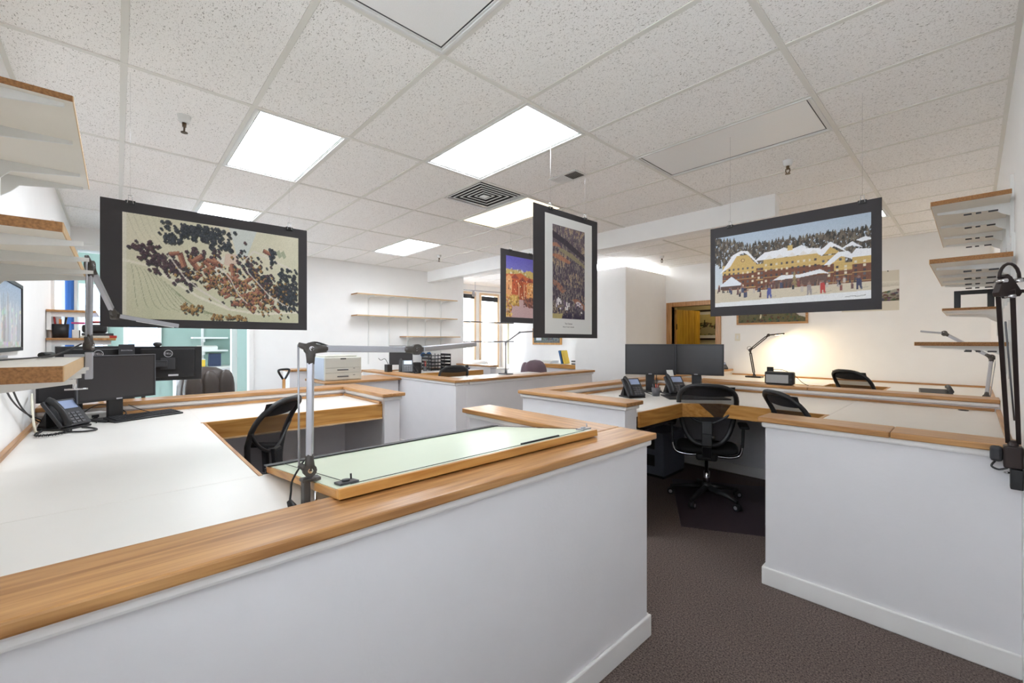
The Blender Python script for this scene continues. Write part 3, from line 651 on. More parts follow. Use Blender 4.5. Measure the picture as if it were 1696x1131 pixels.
def art_map():
    Wd, H, asp = 300, 160, 1.85; im = canvas(Wd, H, (216, 208, 188), (204, 200, 172)); R = random.Random(3)
    n = blobs(H, Wd, 40, 5)[:, :, None]; im[:] = im*(1-.25*n)+np.array((168, 178, 140))/255*.25*n
    fill(im, [(.55, 1), (.72, 1), (.66, .72), (.6, .68)], (196, 204, 206), .7)
    for k in range(16):       # contour lines lower left
        pts = [(.02+.02*k+.004*k*s, .52-.045*s-.02*k+.05*math.sin(s*.7+k*.25)) for s in range(9)]; line(im, pts, .0025, (120, 128, 96), asp, .6)
    for k in range(7): line(im, [(.02+.03*k, 1), (.05+.03*k, .85), (.09+.035*k, .72)], .002, (170, 164, 140), asp, .6)
    line(im, [(0, .55), (.12, .52), (.25, .38), (.38, .24), (.55, .13), (.75, .09), (1, .13)], .012, (222, 216, 200), asp)
    for pts in ([(.24, .62), (.3, .42), (.36, .34)], [(.36, .34), (.5, .2), (.56, .12)], [(.5, .55), (.56, .45), (.6, .3)], [(.66, .55), (.8, .3), (.95, .16)], [(.62, .62), (.7, .78), (.95, .62)], [(.72, .45), (.78, .3), (.86, .2)]): line(im, pts, .009, (214, 206, 194), asp)
    fill(im, [(.46, .62), (.53, .7), (.5, .5), (.45, .48)], (212, 208, 196)); fill(im, [(.53, .72), (.62, .72), (.58, .58), (.52, .6)], (208, 186, 170))
    def trees(n, f, cols, r0, r1):
        L = [f() for _ in range(n)]; L.sort(key=lambda p: -p[1])
        for u, v in L:
            r = R.uniform(r0, r1); c = R.choice(cols); disc(im, u+.006, v-.012, r, (44, 46, 44), asp, .8); disc(im, u, v, r, c, asp); disc(im, u-.003, v+.006, r*.5, tuple(min(255, q+24) for q in c), asp, .8)
    DKT = [(44, 50, 58), (38, 42, 50), (54, 58, 64)]; PUR = [(66, 46, 56), (54, 40, 50), (76, 56, 60)]; AUT = [(146, 112, 66), (168, 134, 84), (124, 92, 56), (60, 56, 52)]
    trees(150, lambda: (R.gauss(.38, .085), R.uniform(.82, .97)), DKT, .014, .022)
    trees(36, lambda: (R.uniform(.2, .3), R.uniform(.76, .86)), DKT, .012, .018); trees(30, lambda: (R.uniform(.44, .57), R.uniform(.74, .84)), DKT, .014, .02)
    def diag(): t = R.random(); return (.07+.28*t+R.gauss(0, .03), .68-.27*t+R.gauss(0, .055))
    trees(190, diag, PUR, .014, .021); trees(40, lambda: (R.uniform(.3, .5), R.uniform(.6, .74)), PUR, .013, .02)
    def town(n):
        for _ in range(n):
            t = R.random(); yield (.38+.4*t+R.gauss(0, .06), .56-.34*t+R.gauss(0, .075), R.uniform(.026, .05), R.uniform(-.9, .9))
    bl = sorted(town(52), key=lambda q: -q[1])+[(.29, .6, .05, 1.9), (.37, .63, .045, .6), (.25, .66, .035, .2), (.45, .62, .04, -.2), (.57, .55, .045, 1.7), (.66, .22, .05, -.5), (.6, .2, .05, .1), (.79, .78, .04, -.4)]
    for u, v, s, a in bl:
        ca, sa = math.cos(a), math.sin(a); q = lambda x, y: (u+(x*ca-y*sa)/asp, v+(x*sa+y*ca))
        fill(im, [q(-s*1.5, -s*.62), q(s*1.5, -s*.62), q(s*1.5, s*.5), q(-s*1.5, s*.5)], (74, 44, 40)); fill(im, [q(-s*1.4, 0), q(s*1.4, 0), q(s*1.4, s*.55), q(-s*1.4, s*.55)], (168, 116, 92)); fill(im, [q(-s*1.4, -s*.5), q(s*1.4, -s*.5), q(s*1.4, 0), q(-s*1.4, 0)], (132, 84, 70))
    def band(): t = R.random(); return (.62+.34*t+R.gauss(0, .03), .66-.42*t+R.gauss(0, .07))
    trees(230, band, DKT+PUR+AUT[:1], .012, .02); trees(110, lambda: (R.uniform(.86, .985), R.uniform(.22, .62)), DKT, .014, .022)
    trees(250, lambda: (lambda q: (.36+.5*q+R.gauss(0, .06), .50-.3*q+R.gauss(0, .1)))(R.random()), AUT, .008, .015)
    for pts in ([(.22, .64), (.3, .44), (.37, .34), (.5, .2), (.56, .12)], [(.5, .56), (.56, .45), (.6, .3), (.66, .2)], [(.66, .55), (.8, .3), (.95, .16)], [(.62, .62), (.7, .78), (.95, .62)]): line(im, pts, .006, (214, 206, 194), asp, .85)
    trees(26, lambda: (R.uniform(.29, .4), R.uniform(.07, .16)), AUT[:3], .012, .018); trees(40, lambda: (R.uniform(.45, .66), R.uniform(.02, .07)), AUT[:3], .012, .017)
    trees(20, lambda: (R.uniform(.87, .98), R.uniform(.14, .19)), DKT, .012, .018); trees(14, lambda: (R.uniform(.8, .84), R.uniform(.66, .82)), DKT, .015, .022)
    for k in range(2): fill(im, [(.845+.03*k, .80), (.865+.03*k, .83), (.885+.03*k, .76), (.865+.03*k, .73)], (160, 164, 138))
    im[:, :6] = im[:, :6]*.4+np.array((222, 218, 206))/255*.6; grain(im, .03); return im
def art_village():
    Wd, H, asp = 280, 170, 1.75; im = canvas(Wd, H, (168, 182, 198), (222, 224, 222)); R = random.Random(5)
    for row in range(20):
        for k in range(64):
            u = k/63+R.uniform(-.015, .015); v = .83-.019*row+R.uniform(-.02, .02)+.06*max(0, .2-u)*5*.5
            if u < .22: v += .10*(1-u/.25)+.03
            c = R.choice([(66, 60, 54), (86, 76, 64), (52, 49, 46), (104, 92, 78), (120, 108, 92), (74, 66, 56)]); s = R.uniform(.022, .042)
            fill(im, [(u-s*.33, v-s), (u+s*.33, v-s), (u, v+s)], c)
    for u in (.12, .45, .56, .92): fill(im, [(u, .70), (u+.05, .73), (u+.09, .69), (u+.03, .67)], (226, 228, 230))
    fill(im, [(0, 0), (1, 0), (1, .26), (0, .26)], (206, 194, 172)); fill(im, [(0, 0), (1, 0), (1, .1), (0, .06)], (226, 226, 226))
    YW, BR, SN = (200, 168, 104), (118, 74, 54), (232, 232, 234)
    def bld(u0, u1, vb, vm, vt):
        fill(im, [(u0, vb), (u1, vb), (u1, vm), (u0, vm)], BR); fill(im, [(u0, vm), (u1, vm), (u1, vt), (u0, vt)], YW)
        nx = max(2, int((u1-u0)/.035))
        for r_ in range(5):
            v = vb+.03+r_*(vt-vb-.05)/5
            for k in range(nx):
                u = u0+.012+k*(u1-u0-.01)/nx; fill(im, [(u, v), (u+.014, v), (u+.014, v+.03), (u, v+.03)], R.choice([(70, 62, 66), (96, 92, 96), (216, 206, 180)]))
            if r_ % 2 == 0: fill(im, [(u0, v-.012), (u1, v-.012), (u1, v-.004), (u0, v-.004)], (216, 184, 116), .8)
    bld(.06, .31, .23, .45, .58); fill(im, [(.12, .58), (.30, .58), (.25, .70), (.17, .70)], YW); fill(im, [(.04, .47), (.12, .56), (.17, .70), (.22, .735), (.25, .70), (.32, .56), (.33, .56), (.25, .75), (.2, .765), (.14, .72)], SN)
    disc(im, .215, .63, .025, (120, 84, 50), asp); disc(im, .215, .63, .017, (216, 190, 130), asp)
    bld(.31, .36, .2, .5, .55); bld(.36, .72, .2, .46, .60); fill(im, [(.30, .60), (.37, .70), (.5, .71), (.62, .69), (.72, .66), (.74, .60), (.5, .605)], SN)
    for u in (.4, .47, .55, .62, .68): fill(im, [(u-.03, .6), (u+.03, .6), (u, .655)], (224, 220, 216))
    fill(im, [(.52, .68), (.555, .68), (.555, .75), (.52, .75)], (206, 176, 110))
    bld(.72, .86, .2, .45, .56); fill(im, [(.70, .60), (.78, .72), (.84, .64), (.88, .56), (.80, .66), (.73, .56)], SN); fill(im, [(.74, .57), (.78, .66), (.84, .57)], YW)
    bld(.80, .9, .2, .36, .45); fill(im, [(.74, .44), (.82, .58), (.88, .58), (.93, .46), (.84, .53), (.78, .44)], SN)
    bld(.9, 1.0, .2, .42, .5); fill(im, [(.88, .5), (.92, .6), (1, .58), (1, .5)], SN); fill(im, [(.84, .62), (.9, .69), (.96, .6), (.9, .64)], SN)
    fill(im, [(.045, .24), (.2, .24), (.2, .3), (.045, .3)], (92, 70, 62)); fill(im, [(.03, .29), (.22, .29), (.13, .42)], (224, 228, 234))
    fill(im, [(.44, .22), (.76, .22), (.76, .33), (.44, .3)], (104, 80, 72)); fill(im, [(.42, .31), (.48, .37), (.6, .36), (.72, .40), (.78, .33), (.73, .35), (.6, .32)], (234, 234, 236))
    for k in range(4): fill(im, [(.565-.022+.004*k, .2+.05*k), (.565+.022-.004*k, .2+.05*k), (.565, .27+.05*k)], (146, 128, 92))
    for k in range(60):
        u = R.random(); fill(im, [(u, .2), (u+.012, .2), (u+.008, R.uniform(.23, .3))], R.choice([(70, 60, 60), (120, 70, 60), (60, 64, 72), (150, 120, 100)]), .8)
    for k in range(34):
        u = R.uniform(.03, .97); v = R.uniform(.1, .22); c = R.choice([(76, 80, 104), (128, 74, 70), (54, 52, 60), (104, 74, 72), (190, 180, 170)]); s = R.choice((1, 1, 1.3))
        fill(im, [(u-.007*s, v), (u+.007*s, v), (u+.006*s, v+.055*s), (u-.006*s, v+.055*s)], c); disc(im, u, v+.064*s, .011*s, (150, 110, 96), asp)
    for u, v, c in ((.4, .085, (84, 90, 150)), (.655, .09, (150, 140, 140)), (.735, .1, (184, 64, 60)), (.935, .12, (60, 62, 90))):
        fill(im, [(u-.014, v), (u-.004, v), (u, v+.06), (u+.008, v), (u+.018, v), (u+.012, v+.13), (u-.012, v+.13)], c); disc(im, u, v+.145, .016, (140, 110, 100), asp)
        fill(im, [(u, v), (u+.05, v+.02), (u+.05, v+.03), (u+.01, v+.01)], (170, 160, 146), .8)
    line(im, [(.86, .035), (.9, .045), (.93, .038), (.97, .048)], .003, (120, 116, 112), asp); grain(im, .03); return im
def art_hill():
    Wd, H, asp = 110, 250, .42; im = canvas(Wd, H, (108, 92, 104), (60, 52, 70)); R = random.Random(9)
    for k in range(1500):
        v = 1-k/1500.; u = R.random(); n = math.sin(u*5+v*11)+math.sin(v*23-u*3)
        P = [(104, 96, 102), (84, 76, 88), (144, 132, 122), (72, 64, 78), (128, 116, 116), (160, 148, 134)] if n < .5 else [(170, 152, 126), (150, 136, 120), (184, 158, 130), (120, 108, 110)]
        c = R.choice(P); s = R.uniform(.010, .02)
        fill(im, [(u-s*.9, v-s), (u+s*.9, v-s), (u+s*.2, v+s*1.2), (u-s*.2, v+s*1.2)], c)
    for pts in ([(0, .86), (.35, .8), (1, .66), (1, .72), (.4, .86), (0, .93)],): fill(im, pts, (52, 46, 58), .85)
    for pts, c in (([(0, .80), (.12, .81), (.25, .77), (0, .765)], (190, 130, 100)), ([(0, .685), (.2, .69), (.55, .63), (.5, .60), (.2, .63), (0, .66)], (186, 122, 92)), ([(.2, .765), (.6, .72), (1, .62), (1, .58), (.6, .66), (.2, .73)], (160, 150, 110)), ([(0, .41), (.15, .4), (.4, .31), (.3, .27), (.1, .34), (0, .37)], (184, 124, 96)), ([(.6, .22), (.75, .23), (1, .16), (1, .1), (.7, .17)], (178, 114, 88))): fill(im, pts, c, .75)
    for k in range(150):
        u, v = R.random(), R.uniform(.3, .6); s = R.uniform(.012, .024); fill(im, [(u-s, v-s), (u+s, v-s), (u, v+s*1.3)], R.choice([(66, 58, 74), (84, 74, 88), (58, 52, 68), (140, 124, 120)]), .7)
    for k in range(34):
        u = R.uniform(.06, .9); v = .10+.10*R.random()-.04*u; h = R.uniform(.012, .05); fill(im, [(u, v), (u+.04, v), (u+.04, v+h), (u, v+h)], R.choice([(226, 222, 224), (208, 200, 206), (120, 100, 120), (232, 228, 228)]))
    fill(im, [(0, 0), (.32, 0), (.3, .055), (0, .05)], (186, 172, 118))
    for k in range(40): u = R.uniform(.3, 1); fill(im, [(u-.03, 0), (u+.03, 0), (u, R.uniform(.04, .09))], (50, 38, 64))
    grain(im, .04); return im
def art_town():
    Wd, H, asp = 100, 150, .7; im = canvas(Wd, H, (96, 90, 176), (190, 196, 222)); R = random.Random(11)
    fill(im, [(0, .55), (1, .55), (1, .76), (.8, .80), (.6, .76), (.45, .79), (.2, .775), (0, .79)], (196, 172, 106))
    for k in range(60): u, v = R.random(), R.uniform(.62, .79); disc(im, u, v, .02, R.choice([(214, 196, 140), (150, 130, 84), (226, 220, 210)]), asp, .7)
    fill(im, [(0, .28), (1, .28), (1, .66), (.7, .68), (.5, .74), (.35, .72), (0, .70)], (196, 104, 66))
    for u0, u1, v1, c in ((0, .2, .7, (220, 160, 110)), (.2, .42, .68, (190, 92, 60)), (.36, .66, .6, (172, 84, 52)), (.7, 1, .62, (222, 160, 100))): fill(im, [(u0, .3), (u1, .3), (u1, v1-.05), ((u0+u1)/2, v1), (u0, v1-.05)], c)
    for u, v in ((.3, .70), (.55, .66), (.8, .66)): fill(im, [(u-.14, v-.06), (u+.14, v-.06), (u, v+.02)], (150, 74, 62))
    for k in range(70): u, v = R.random(), R.uniform(.3, .62); fill(im, [(u, v), (u+.022, v), (u+.022, v+.025), (u, v+.025)], R.choice([(90, 50, 40), (236, 200, 150), (120, 60, 44), (240, 210, 170)]))
    for u in (.42, .6): fill(im, [(u, .32), (u+.02, .32), (u+.02, .56), (u, .56)], (238, 206, 160))
    fill(im, [(0, 0), (1, 0), (1, .3), (0, .3)], (190, 160, 160))
    for k in range(420):
        u = R.random(); v = R.uniform(0, .36) if u < .45 else R.uniform(.2, .36)
        disc(im, u*.42 if k % 3 else .6+u*.4, v if k % 3 else R.uniform(.18, .34), R.uniform(.012, .024), R.choice([(206, 170, 84), (170, 130, 60), (226, 196, 120), (130, 96, 60), (190, 120, 70)]) if k % 3 else R.choice([(120, 70, 64), (150, 96, 76), (90, 64, 60)]), asp, .85)
    grain(im, .04); return im
def art_photo(seed, a, b_, c, Wd=60, H=40):
    im = canvas(Wd, H, a, b_); R = random.Random(seed)
    for k in range(130): disc(im, R.random(), R.uniform(0, .6), R.uniform(.02, .06), tuple(min(255, max(0, q+R.randint(-28, 28))) for q in c), Wd/H, .8)
    grain(im, .03); return im

def clip(t, p, ax, wire_top):
    """binder clip gripping a board's top edge at p; ax 'x' or 'y' is the board's run"""
    M = Matrix.Translation(p) @ (Matrix.Rotation(PI/2, 4, 'Z') if ax == 'y' else Matrix.Identity(4))
    q = ob('binder_clip', MB().box(-.02, .02, -.009, .009, -.018, .004, M), BLK, t, .003)
    for s in (-1, 1): ob('clip_handle', MB().tube([M @ Vector(v) for v in ((-.012, s*.010, -.012), (-.006, s*.006, .022), (-.009, s*.003, .03), (.009, s*.003, .03), (.006, s*.006, .022), (.012, s*.010, -.012))], .0014, 6), CHROME, q)
    ob('hanging_wire', MB().tube([Vector(p)+Vector((0, 0, .028)), (p[0], p[1], wire_top)], .0006, 5), CHROME, t)
# village map board (faces +X)
x, y0, y1, z0, z1 = -2.9, -.061, .894, 1.522, 2.16
t = thing('hanging_display_board', 'black foam board with aerial village map painting, hanging over the left desk', 'picture', (x, .42, z0))
bx('backing_board', x-.006, x, y0, y1, z0, z1, FOAM, t, .001)
print_obj('print', art_map(), (x+.0012, y0+.081, z0+.044), (0, .822, 0), (0, 0, z1-z0-.102), t)
clip(t, (x-.003, .05, z1), 'y', ZC-.006); clip(t, (x-.003, .79, z1), 'y', ZC-.006)
# ski village board (faces -Y)
y, x0, x1, z0, z1 = 3.0, -1.228, -.33, 1.622, 2.222
y = 3.0
t = thing('hanging_display_board', 'black foam board with snowy ski village painting, hanging at the right', 'picture', (-.78, y, z0))
bx('backing_board', x0, x1, y, y+.006, z0, z1, FOAM, t, .001)
print_obj('print', art_village(), (x0+.032, y-.0012, z0+.062), (.822, 0, 0), (0, 0, z1-z0-.132), t)
clip(t, (-1.1, y+.003, z1), 'x', ZC-.006); clip(t, (-.412, y+.003, z1), 'x', ZC-.006)
# tall hillside poster
x, y0, y1, z0, z1 = -1.9, 1.947, 2.626, 1.474, 2.338
t = thing('hanging_display_board', 'tall black foam board with white-bordered wooded hillside poster in the middle', 'picture', (x, 2.28, z0))
bx('backing_board', x-.006, x, y0, y1, z0, z1, FOAM, t, .001)
bx('poster_paper', x, x+.0012, y0+.105, y1-.07, z0+.028, z1-.042, PAPER, t)
print_obj('print', art_hill(), (x+.0022, y0+.178, z0+.132), (0, .345, 0), (0, 0, .628), t)
MM = frame((x+.0014, y0+.345, z0+.098), (0, 1, 0), (1, 0, 0)); ob('caption', text_mb('The Charter', .016, MM, .0003), mat('caption_ink', rgb(110, 108, 106), .8), t)
MM = frame((x+.0014, y0+.345, z0+.076), (0, 1, 0), (1, 0, 0)); ob('caption', text_mb('Beaver Creek, Colorado', .012, MM, .0003), mat('caption_ink', rgb(110, 108, 106), .8), t)
clip(t, (x-.003, 2.11, z1), 'y', ZC-.006); clip(t, (x-.003, 2.48, z1), 'y', ZC-.006)
x, y0, y1, z0, z1 = -3.0, 2.635, 3.16, 1.63, 2.325
t = thing('hanging_display_board', 'black foam board with orange mountain town photo, half behind the tall poster', 'picture', (x, 2.9, z0))
bx('backing_board', x-.006, x, y0, y1, z0, z1, FOAM, t, .001)
print_obj('print', art_town(), (x+.0012, y0+.065, z0+.052), (0, .395, 0), (0, 0, .585), t)
clip(t, (x-.003, 2.76, z1), 'y', ZC-.006); clip(t, (x-.003, 3.03, z1), 'y', ZC-.006)
def framed(name, label, x0, x1, y0, y1, z0, z1, fw, fm, im, mount=None, face='-y'):
    t = thing(name, label, 'picture', ((x0+x1)/2, (y0+y1)/2, z0)); mb = MB()
    if face == '-y':
        mb.box(x0, x0+fw, y0, y1, z0, z1).box(x1-fw, x1, y0, y1, z0, z1).box(x0+fw, x1-fw, y0, y1, z0, z0+fw).box(x0+fw, x1-fw, y0, y1, z1-fw, z1); ob('frame', mb, fm, t, .002)
        mt = mount or .0; bx('mount', x0+fw, x1-fw, y0+.008, y1, z0+fw, z1-fw, PAPER, t)
        print_obj('print', im, (x0+fw+mt, y0+.006, z0+fw+mt), (x1-x0-2*fw-2*mt, 0, 0), (0, 0, z1-z0-2*fw-2*mt), t)
    else:
        mb.box(x0, x0+fw, y0, y1, z0, z1).box(x1-fw, x1, y0, y1, z0, z1).box(x0+fw, x1-fw, y0, y1, z0, z0+fw).box(x0+fw, x1-fw, y0, y1, z1-fw, z1); ob('frame', mb, fm, t, .002)
        bx('mount', x0+fw, x1-fw, y0, y1-.008, z0+fw, z1-fw, PAPER, t)
        print_obj('print', im, (x1-fw, y1-.006, z0+fw), (-(x1-x0-2*fw), 0, 0), (0, 0, z1-z0-2*fw), t)
    return t
im = art_photo(4, (120, 112, 84), (92, 88, 58), (70, 66, 44), 120, 40); fill(im, [(.36, 1), (.4, 1), (.38, .6), (.36, .2), (.34, .2), (.36, .6)], (216, 206, 176)); fill(im, [(.78, 1), (1, 1), (1, .2), (.9, .3), (.82, .6)], (206, 200, 194)); fill(im, [(.87, .85), (.92, .9), (.93, .7), (.89, .66)], (190, 90, 84)); fill(im, [(.6, 1), (.78, 1), (.66, .6)], (176, 160, 140))
framed('framed_picture', 'wood-framed aerial photo on the back wall, mostly behind the ski village board', -2.63, -1.645, YB-.025, YB, 1.72, 2.1, .03, oak('X'), im)
im = art_photo(6, (226, 222, 210), (110, 104, 92), (70, 64, 56), 60, 50); fill(im, [(0, .3), (.6, .42), (1, .62), (1, .75), (.6, .7), (.2, .72), (0, .6)], (224, 220, 210))
t = thing('pinned_print', 'black and white mountain print pinned to the back wall beside the ski village board', 'picture', (-.95, YB, 1.86))
bx('sheet', -1.25, -.65, YB-.004, YB, 1.86, 2.385, mat('cream_sheet', rgb(214, 208, 194), .8), t); print_obj('print', im, (-1.19, YB-.0052, 1.985), (.54, 0, 0), (0, 0, .26), t)
ob('push_pin', MB().tube([(-.76, YB-.002, 2.375), (-.76, YB-.02, 2.38)], .006, 8), BLK, t)
im = art_photo(8, (206, 190, 130), (150, 140, 100), (60, 58, 40), 60, 45)
for u in (.1, .3, .62, .75, .95): fill(im, [(u-.09, .2), (u+.09, .2), (u, .75+.1*math.sin(u*9))], (52, 50, 36))
fill(im, [(.08, .1), (.6, .1), (.6, .3), (.42, .42), (.2, .35)], (156, 146, 112))
framed('framed_picture', 'dark-framed sepia landscape in the hall beyond the open door', -4.1, -3.2, 8.97, 9.0, 1.48, 2.11, .04, mat('ebony_frame', rgb(40, 26, 20), .5), im, .06)
im = art_photo(12, (150, 160, 168), (90, 96, 96), (70, 76, 70), 60, 30); fill(im, [(.1, .2), (.3, .2), (.3, .9), (.1, .9)], (206, 216, 226))
framed('framed_picture', 'wood-framed landscape photo on the alcove wall under the tall poster', -6.84, -5.98, 6.97, 7.0, 1.38, 1.75, .04, pine('Z'), im)
im = art_photo(15, (150, 168, 190), (190, 186, 180), (196, 192, 190), 60, 50)
for k in range(40): u = random.random(); fill(im, [(u, .1), (u+.09, .1), (u+.06, random.uniform(.3, .7)), (u+.03, random.uniform(.5, .9))], random.choice([(214, 216, 218), (196, 196, 198), (150, 146, 146), (176, 184, 196)]), .6)
framed('framed_picture', 'black-framed painting of pale trees on the left wall above the low shelf', -3.6, -2.80, YL, YL+.022, 1.40, 1.76, .02, BLK, im, None, '+y')

# ================================================================== SWING-ARM LAMPS
def swing_lamp(label, P0, P1, P2, P3, m=SILV, jm=JOINT, clampdir=None, th=.016, headw=.045, lit=None, rod=True, double=False, base=None):
    t = thing('swing_arm_lamp', label, 'lamp', P0, group='swing-arm lamps'); P0, P1, P2, P3 = map(Vector, (P0, P1, P2, P3))
    def arm(nm, a, b, side):
        d = (b-a).normalized(); s0, s1 = a+d*.045, b-d*.045
        if double:
            n = d.orthogonal() if abs(d.z) > .99 else d.cross(Vector((0, 0, 1))).cross(d).normalized()
            for k in (-1, 1): ob(nm, MB().bar(s0+n*k*.011, s1+n*k*.011, th*.7, th*.7), m, t, .001)
        else: ob(nm, MB().bar(s0, s1, th, th*1.15), m, t, .003)
    arm('lower_arm', P0, P1, 1); arm('upper_arm', P1, P2, -1)
    d01 = (P1-P0).normalized(); d12 = (P2-P1).normalized(); nrm = d01.cross(d12).normalized() if d01.cross(d12).length > 1e-3 else Vector((1, 0, 0))
    def joint(p, dirs):
        j = MB().tube([p-nrm*.013, p+nrm*.013], th*1.05, 14)
        for q in dirs: j.tube([p, p+q*.028, p+q*.05], [th*.95, th*.72, th*.62], 8)
        o = ob('joint', j, jm, t); ob('bolt', MB().tube([p-nrm*.016, p+nrm*.016], th*.4, 10), CHROME, o)
    joint(P0, (d01,)); joint(P1, (-d01, d12)); d23 = (P3-P2).normalized(); joint(P2, (-d12,))
    if rod:
        off = -d12*.036+Vector((0, 0, .012)); a, b = P0-d12*.03+d01*.02, P1+off
        ob('tension_rod', MB().tube([a, b], .0032, 6), m if m is not SILV else SILV, t)
        ob('joint_ear', MB().tube([P1, P1+off], [th*.7, th*.4], 8), jm, t); ob('joint_ear', MB().tube([P0, a], [th*.7, th*.4], 8), jm, t)
    ob('cable', MB().tube(smooth_path([P1-d01*.06+d12*.002, P1-d12*.014+d01*.002, P1+d01*.02+d12*.012, P1+d12*.06+d01*.006]), .003, 6), BLK, t)
    # head: flat bar
    hs = P2+d23*.02; u = Vector((0, 0, 1)); he = P3
    h = ob('lamp_head', MB().bar(hs, he, headw, .019), m, t, .003)
    dn = Vector((0, 0, -1)); ob('light_strip', MB().bar(hs+d23*.06+dn*.011, he-d23*.02+dn*.011, headw*.55, .004), lit or 'bulb_cool', h)
    ob('head_mount', MB().bar(P2-d23*.012, hs+d23*.035, headw*.8, .02), jm, t, .004)
    if base == 'weight': ob('base', MB().box(P0.x-.11, P0.x+.11, P0.y-.07, P0.y+.07, P0.z-.025, P0.z-.005), jm, t, .006)
    return t
# front lamp on the drafting board
lp = swing_lamp('silver swing-arm lamp clamped to the drafting board in front', (-1.42, .445, 1.045), (-1.433, .453, 1.4275), (-1.40, .814, 1.42), (-1.593, 1.223, 1.437), th=.019)
o = bx('clamp', -1.438, -1.402, .424, .444, .86, 1.02, JOINT, lp, .004); bx('clamp_jaw', -1.438, -1.402, .42, .475, 1.012, 1.022, JOINT, o, .002); bx('clamp_jaw', -1.438, -1.402, .42, .475, .916, .928, JOINT, o, .002)
ob('clamp_screw', MB().tube([(-1.395, .455, .90), (-1.395, .455, .985)], .005, 8), CHROME, o)
ob('cord', MB().tube(smooth_path([(-1.42, .43, 1.08), (-1.435, .40, 1.02), (-1.47, .405, .97), (-1.47, .40, .925)]), .0032, 6), BLK, lp)
ob('cord_switch', MB().tube([(-1.47, .40, .945), (-1.455, .405, .93), (-1.395, .40, .915)], [.008, .013, .013], 8), BLK, lp)
# lamp on the thick left shelf
lp = swing_lamp('silver swing-arm lamp clamped to the thick left wall shelf', (-2.56, -.088, 1.43), (-2.57, -.085, 1.777), (-2.80, -.008, 1.575), (-2.777, .234, 1.53), th=.019)
o = bx('clamp', -2.58, -2.54, -.1, -.075, 1.29, 1.405, SILV, lp, .003); bx('clamp_jaw', -2.58, -2.54, -.16, -.1, 1.386, 1.396, SILV, o); ob('clamp_screw', MB().tube([(-2.56, -.13, 1.25), (-2.56, -.13, 1.343)], .006, 8).tube([(-2.56, -.16, 1.25), (-2.56, -.09, 1.25)], .004, 6), CHROME, o)
ob('cord', MB().tube(smooth_path([(-2.57, -.11, 1.44), (-2.5, -.16, 1.405), (-2.35, -.2, 1.393), (-2.1, -.28, 1.39), (-1.8, -.33, 1.39)]), .0032, 6), BLK, lp)
ob('cord_switch', MB().tube([(-2.49, -.19, 1.398), (-2.40, -.21, 1.398)], .011, 8), BLK, lp)
# lamp at the right end of the back cubicle
swing_lamp('silver swing-arm lamp leaning by the right wall over the back desk', (.085, 5.9, .935), (.122, 6.1, 1.298), (-.2, 6.3, 1.534), (-.38, 6.3, 1.56), th=.024, base='weight')
swing_lamp('thin grey swing-arm lamp near the purple chair in the alcove', (-5.25, 4.72, .93), (-5.23, 4.70, 1.43), (-5.05, 4.85, 1.60), (-4.87, 4.98, 1.615), th=.016, base='weight', jm=GRYP, m=GRYP, rod=False)
# black reading lamp that is lit
lp = swing_lamp('small black swing-arm lamp, switched on, below the back wall pictures', (-2.24, 7.06, .935), (-2.30, 7.06, 1.32), (-2.06, 7.1, 1.545), (-1.87, 7.16, 1.565), m=BRONZE, jm=BRONZE, th=.02, lit='bulb_lit', double=True, rod=False, base='weight', headw=.06)
ob('spring_loop', MB().tube([(-2.31+.03*math.cos(a), 7.06, 1.345+.03*math.sin(a)) for a in np.linspace(0, 2*PI, 13)[:-1]], .003, 6, closed=True), BRONZE, lp)
sl = bpy.data.lights.new('reading_lamp_glow', 'AREA'); sl.energy = 4.5; sl.color = (1, .78, .45); sl.shape = 'RECTANGLE'; sl.size = .05; sl.size_y = .14
so = bpy.data.objects.new('reading_lamp_glow', sl); C.objects.link(so); so.location = (-1.94, 7.14, 1.545); so.rotation_euler = (math.radians(25), 0, math.radians(-70))
# big dark lamp clamped on the right-hand partition
B0, B1 = Vector((.116, 2.79, 1.02)), Vector((.082, 2.47, 1.645))
t = thing('swing_arm_lamp', 'large dark brown swing-arm lamp clamped to the right partition at the photo edge', 'lamp', B0, group='swing-arm lamps')
for k in (-.014, .016): ob('lower_arm', MB().bar(B0+Vector((k, 0, 0)), B1+Vector((k*1.2, 0, 0)), .014, .016), BRONZE, t, .001)
ob('spring', MB().tube([B0+Vector((.002, -.03, .1)), B1+Vector((.002, 0, -.12))], .003, 6), GRYP, t)
pl = MB().prism([(-.035, .02), (-.03, .035), (.045, .035), (.055, .02), (.015, -.04), (0, -.05), (-.012, -.04)], -.012, .012, frame(B1+Vector((.0, 0, .01)), (.68, .73, 0), (-.73, .68, 0)) @ Matrix.Rotation(0, 4, 'Z'))
pj = ob('joint_plate', pl, BRONZE, t, .002)
for dx, dz in ((-.022, .038), (.035, .038), (.008, -.02)): ob('bolt', MB().tube([B1+Vector((dx*.68+.02, dx*.73-.02, dz-.005)), B1+Vector((dx*.68-.01, dx*.73+.0, dz-.005))], .007, 10), CHROME, pj)
ob('upper_arm', MB().bar(B1+Vector((.02, .03, .035)), B1+Vector((.058, .05, .04)), .014, .014), BRONZE, t); ob('upper_arm', MB().bar(B1+Vector((.01, .02, -.005)), B1+Vector((.058, .06, -.004)), .014, .012), BRONZE, t)
ob('cable_loop', MB().tube([B1+Vector((.012+.026*math.cos(a), .012+.026*math.cos(a), .045+.055*math.sin(a))) for a in np.linspace(0, PI, 10)], .0055, 8), BRONZE, t)
ob('post', MB().lathe([(.017, .965), (.017, 1.03)], 12, cx=.116, cy=2.79), BRONZE, t)
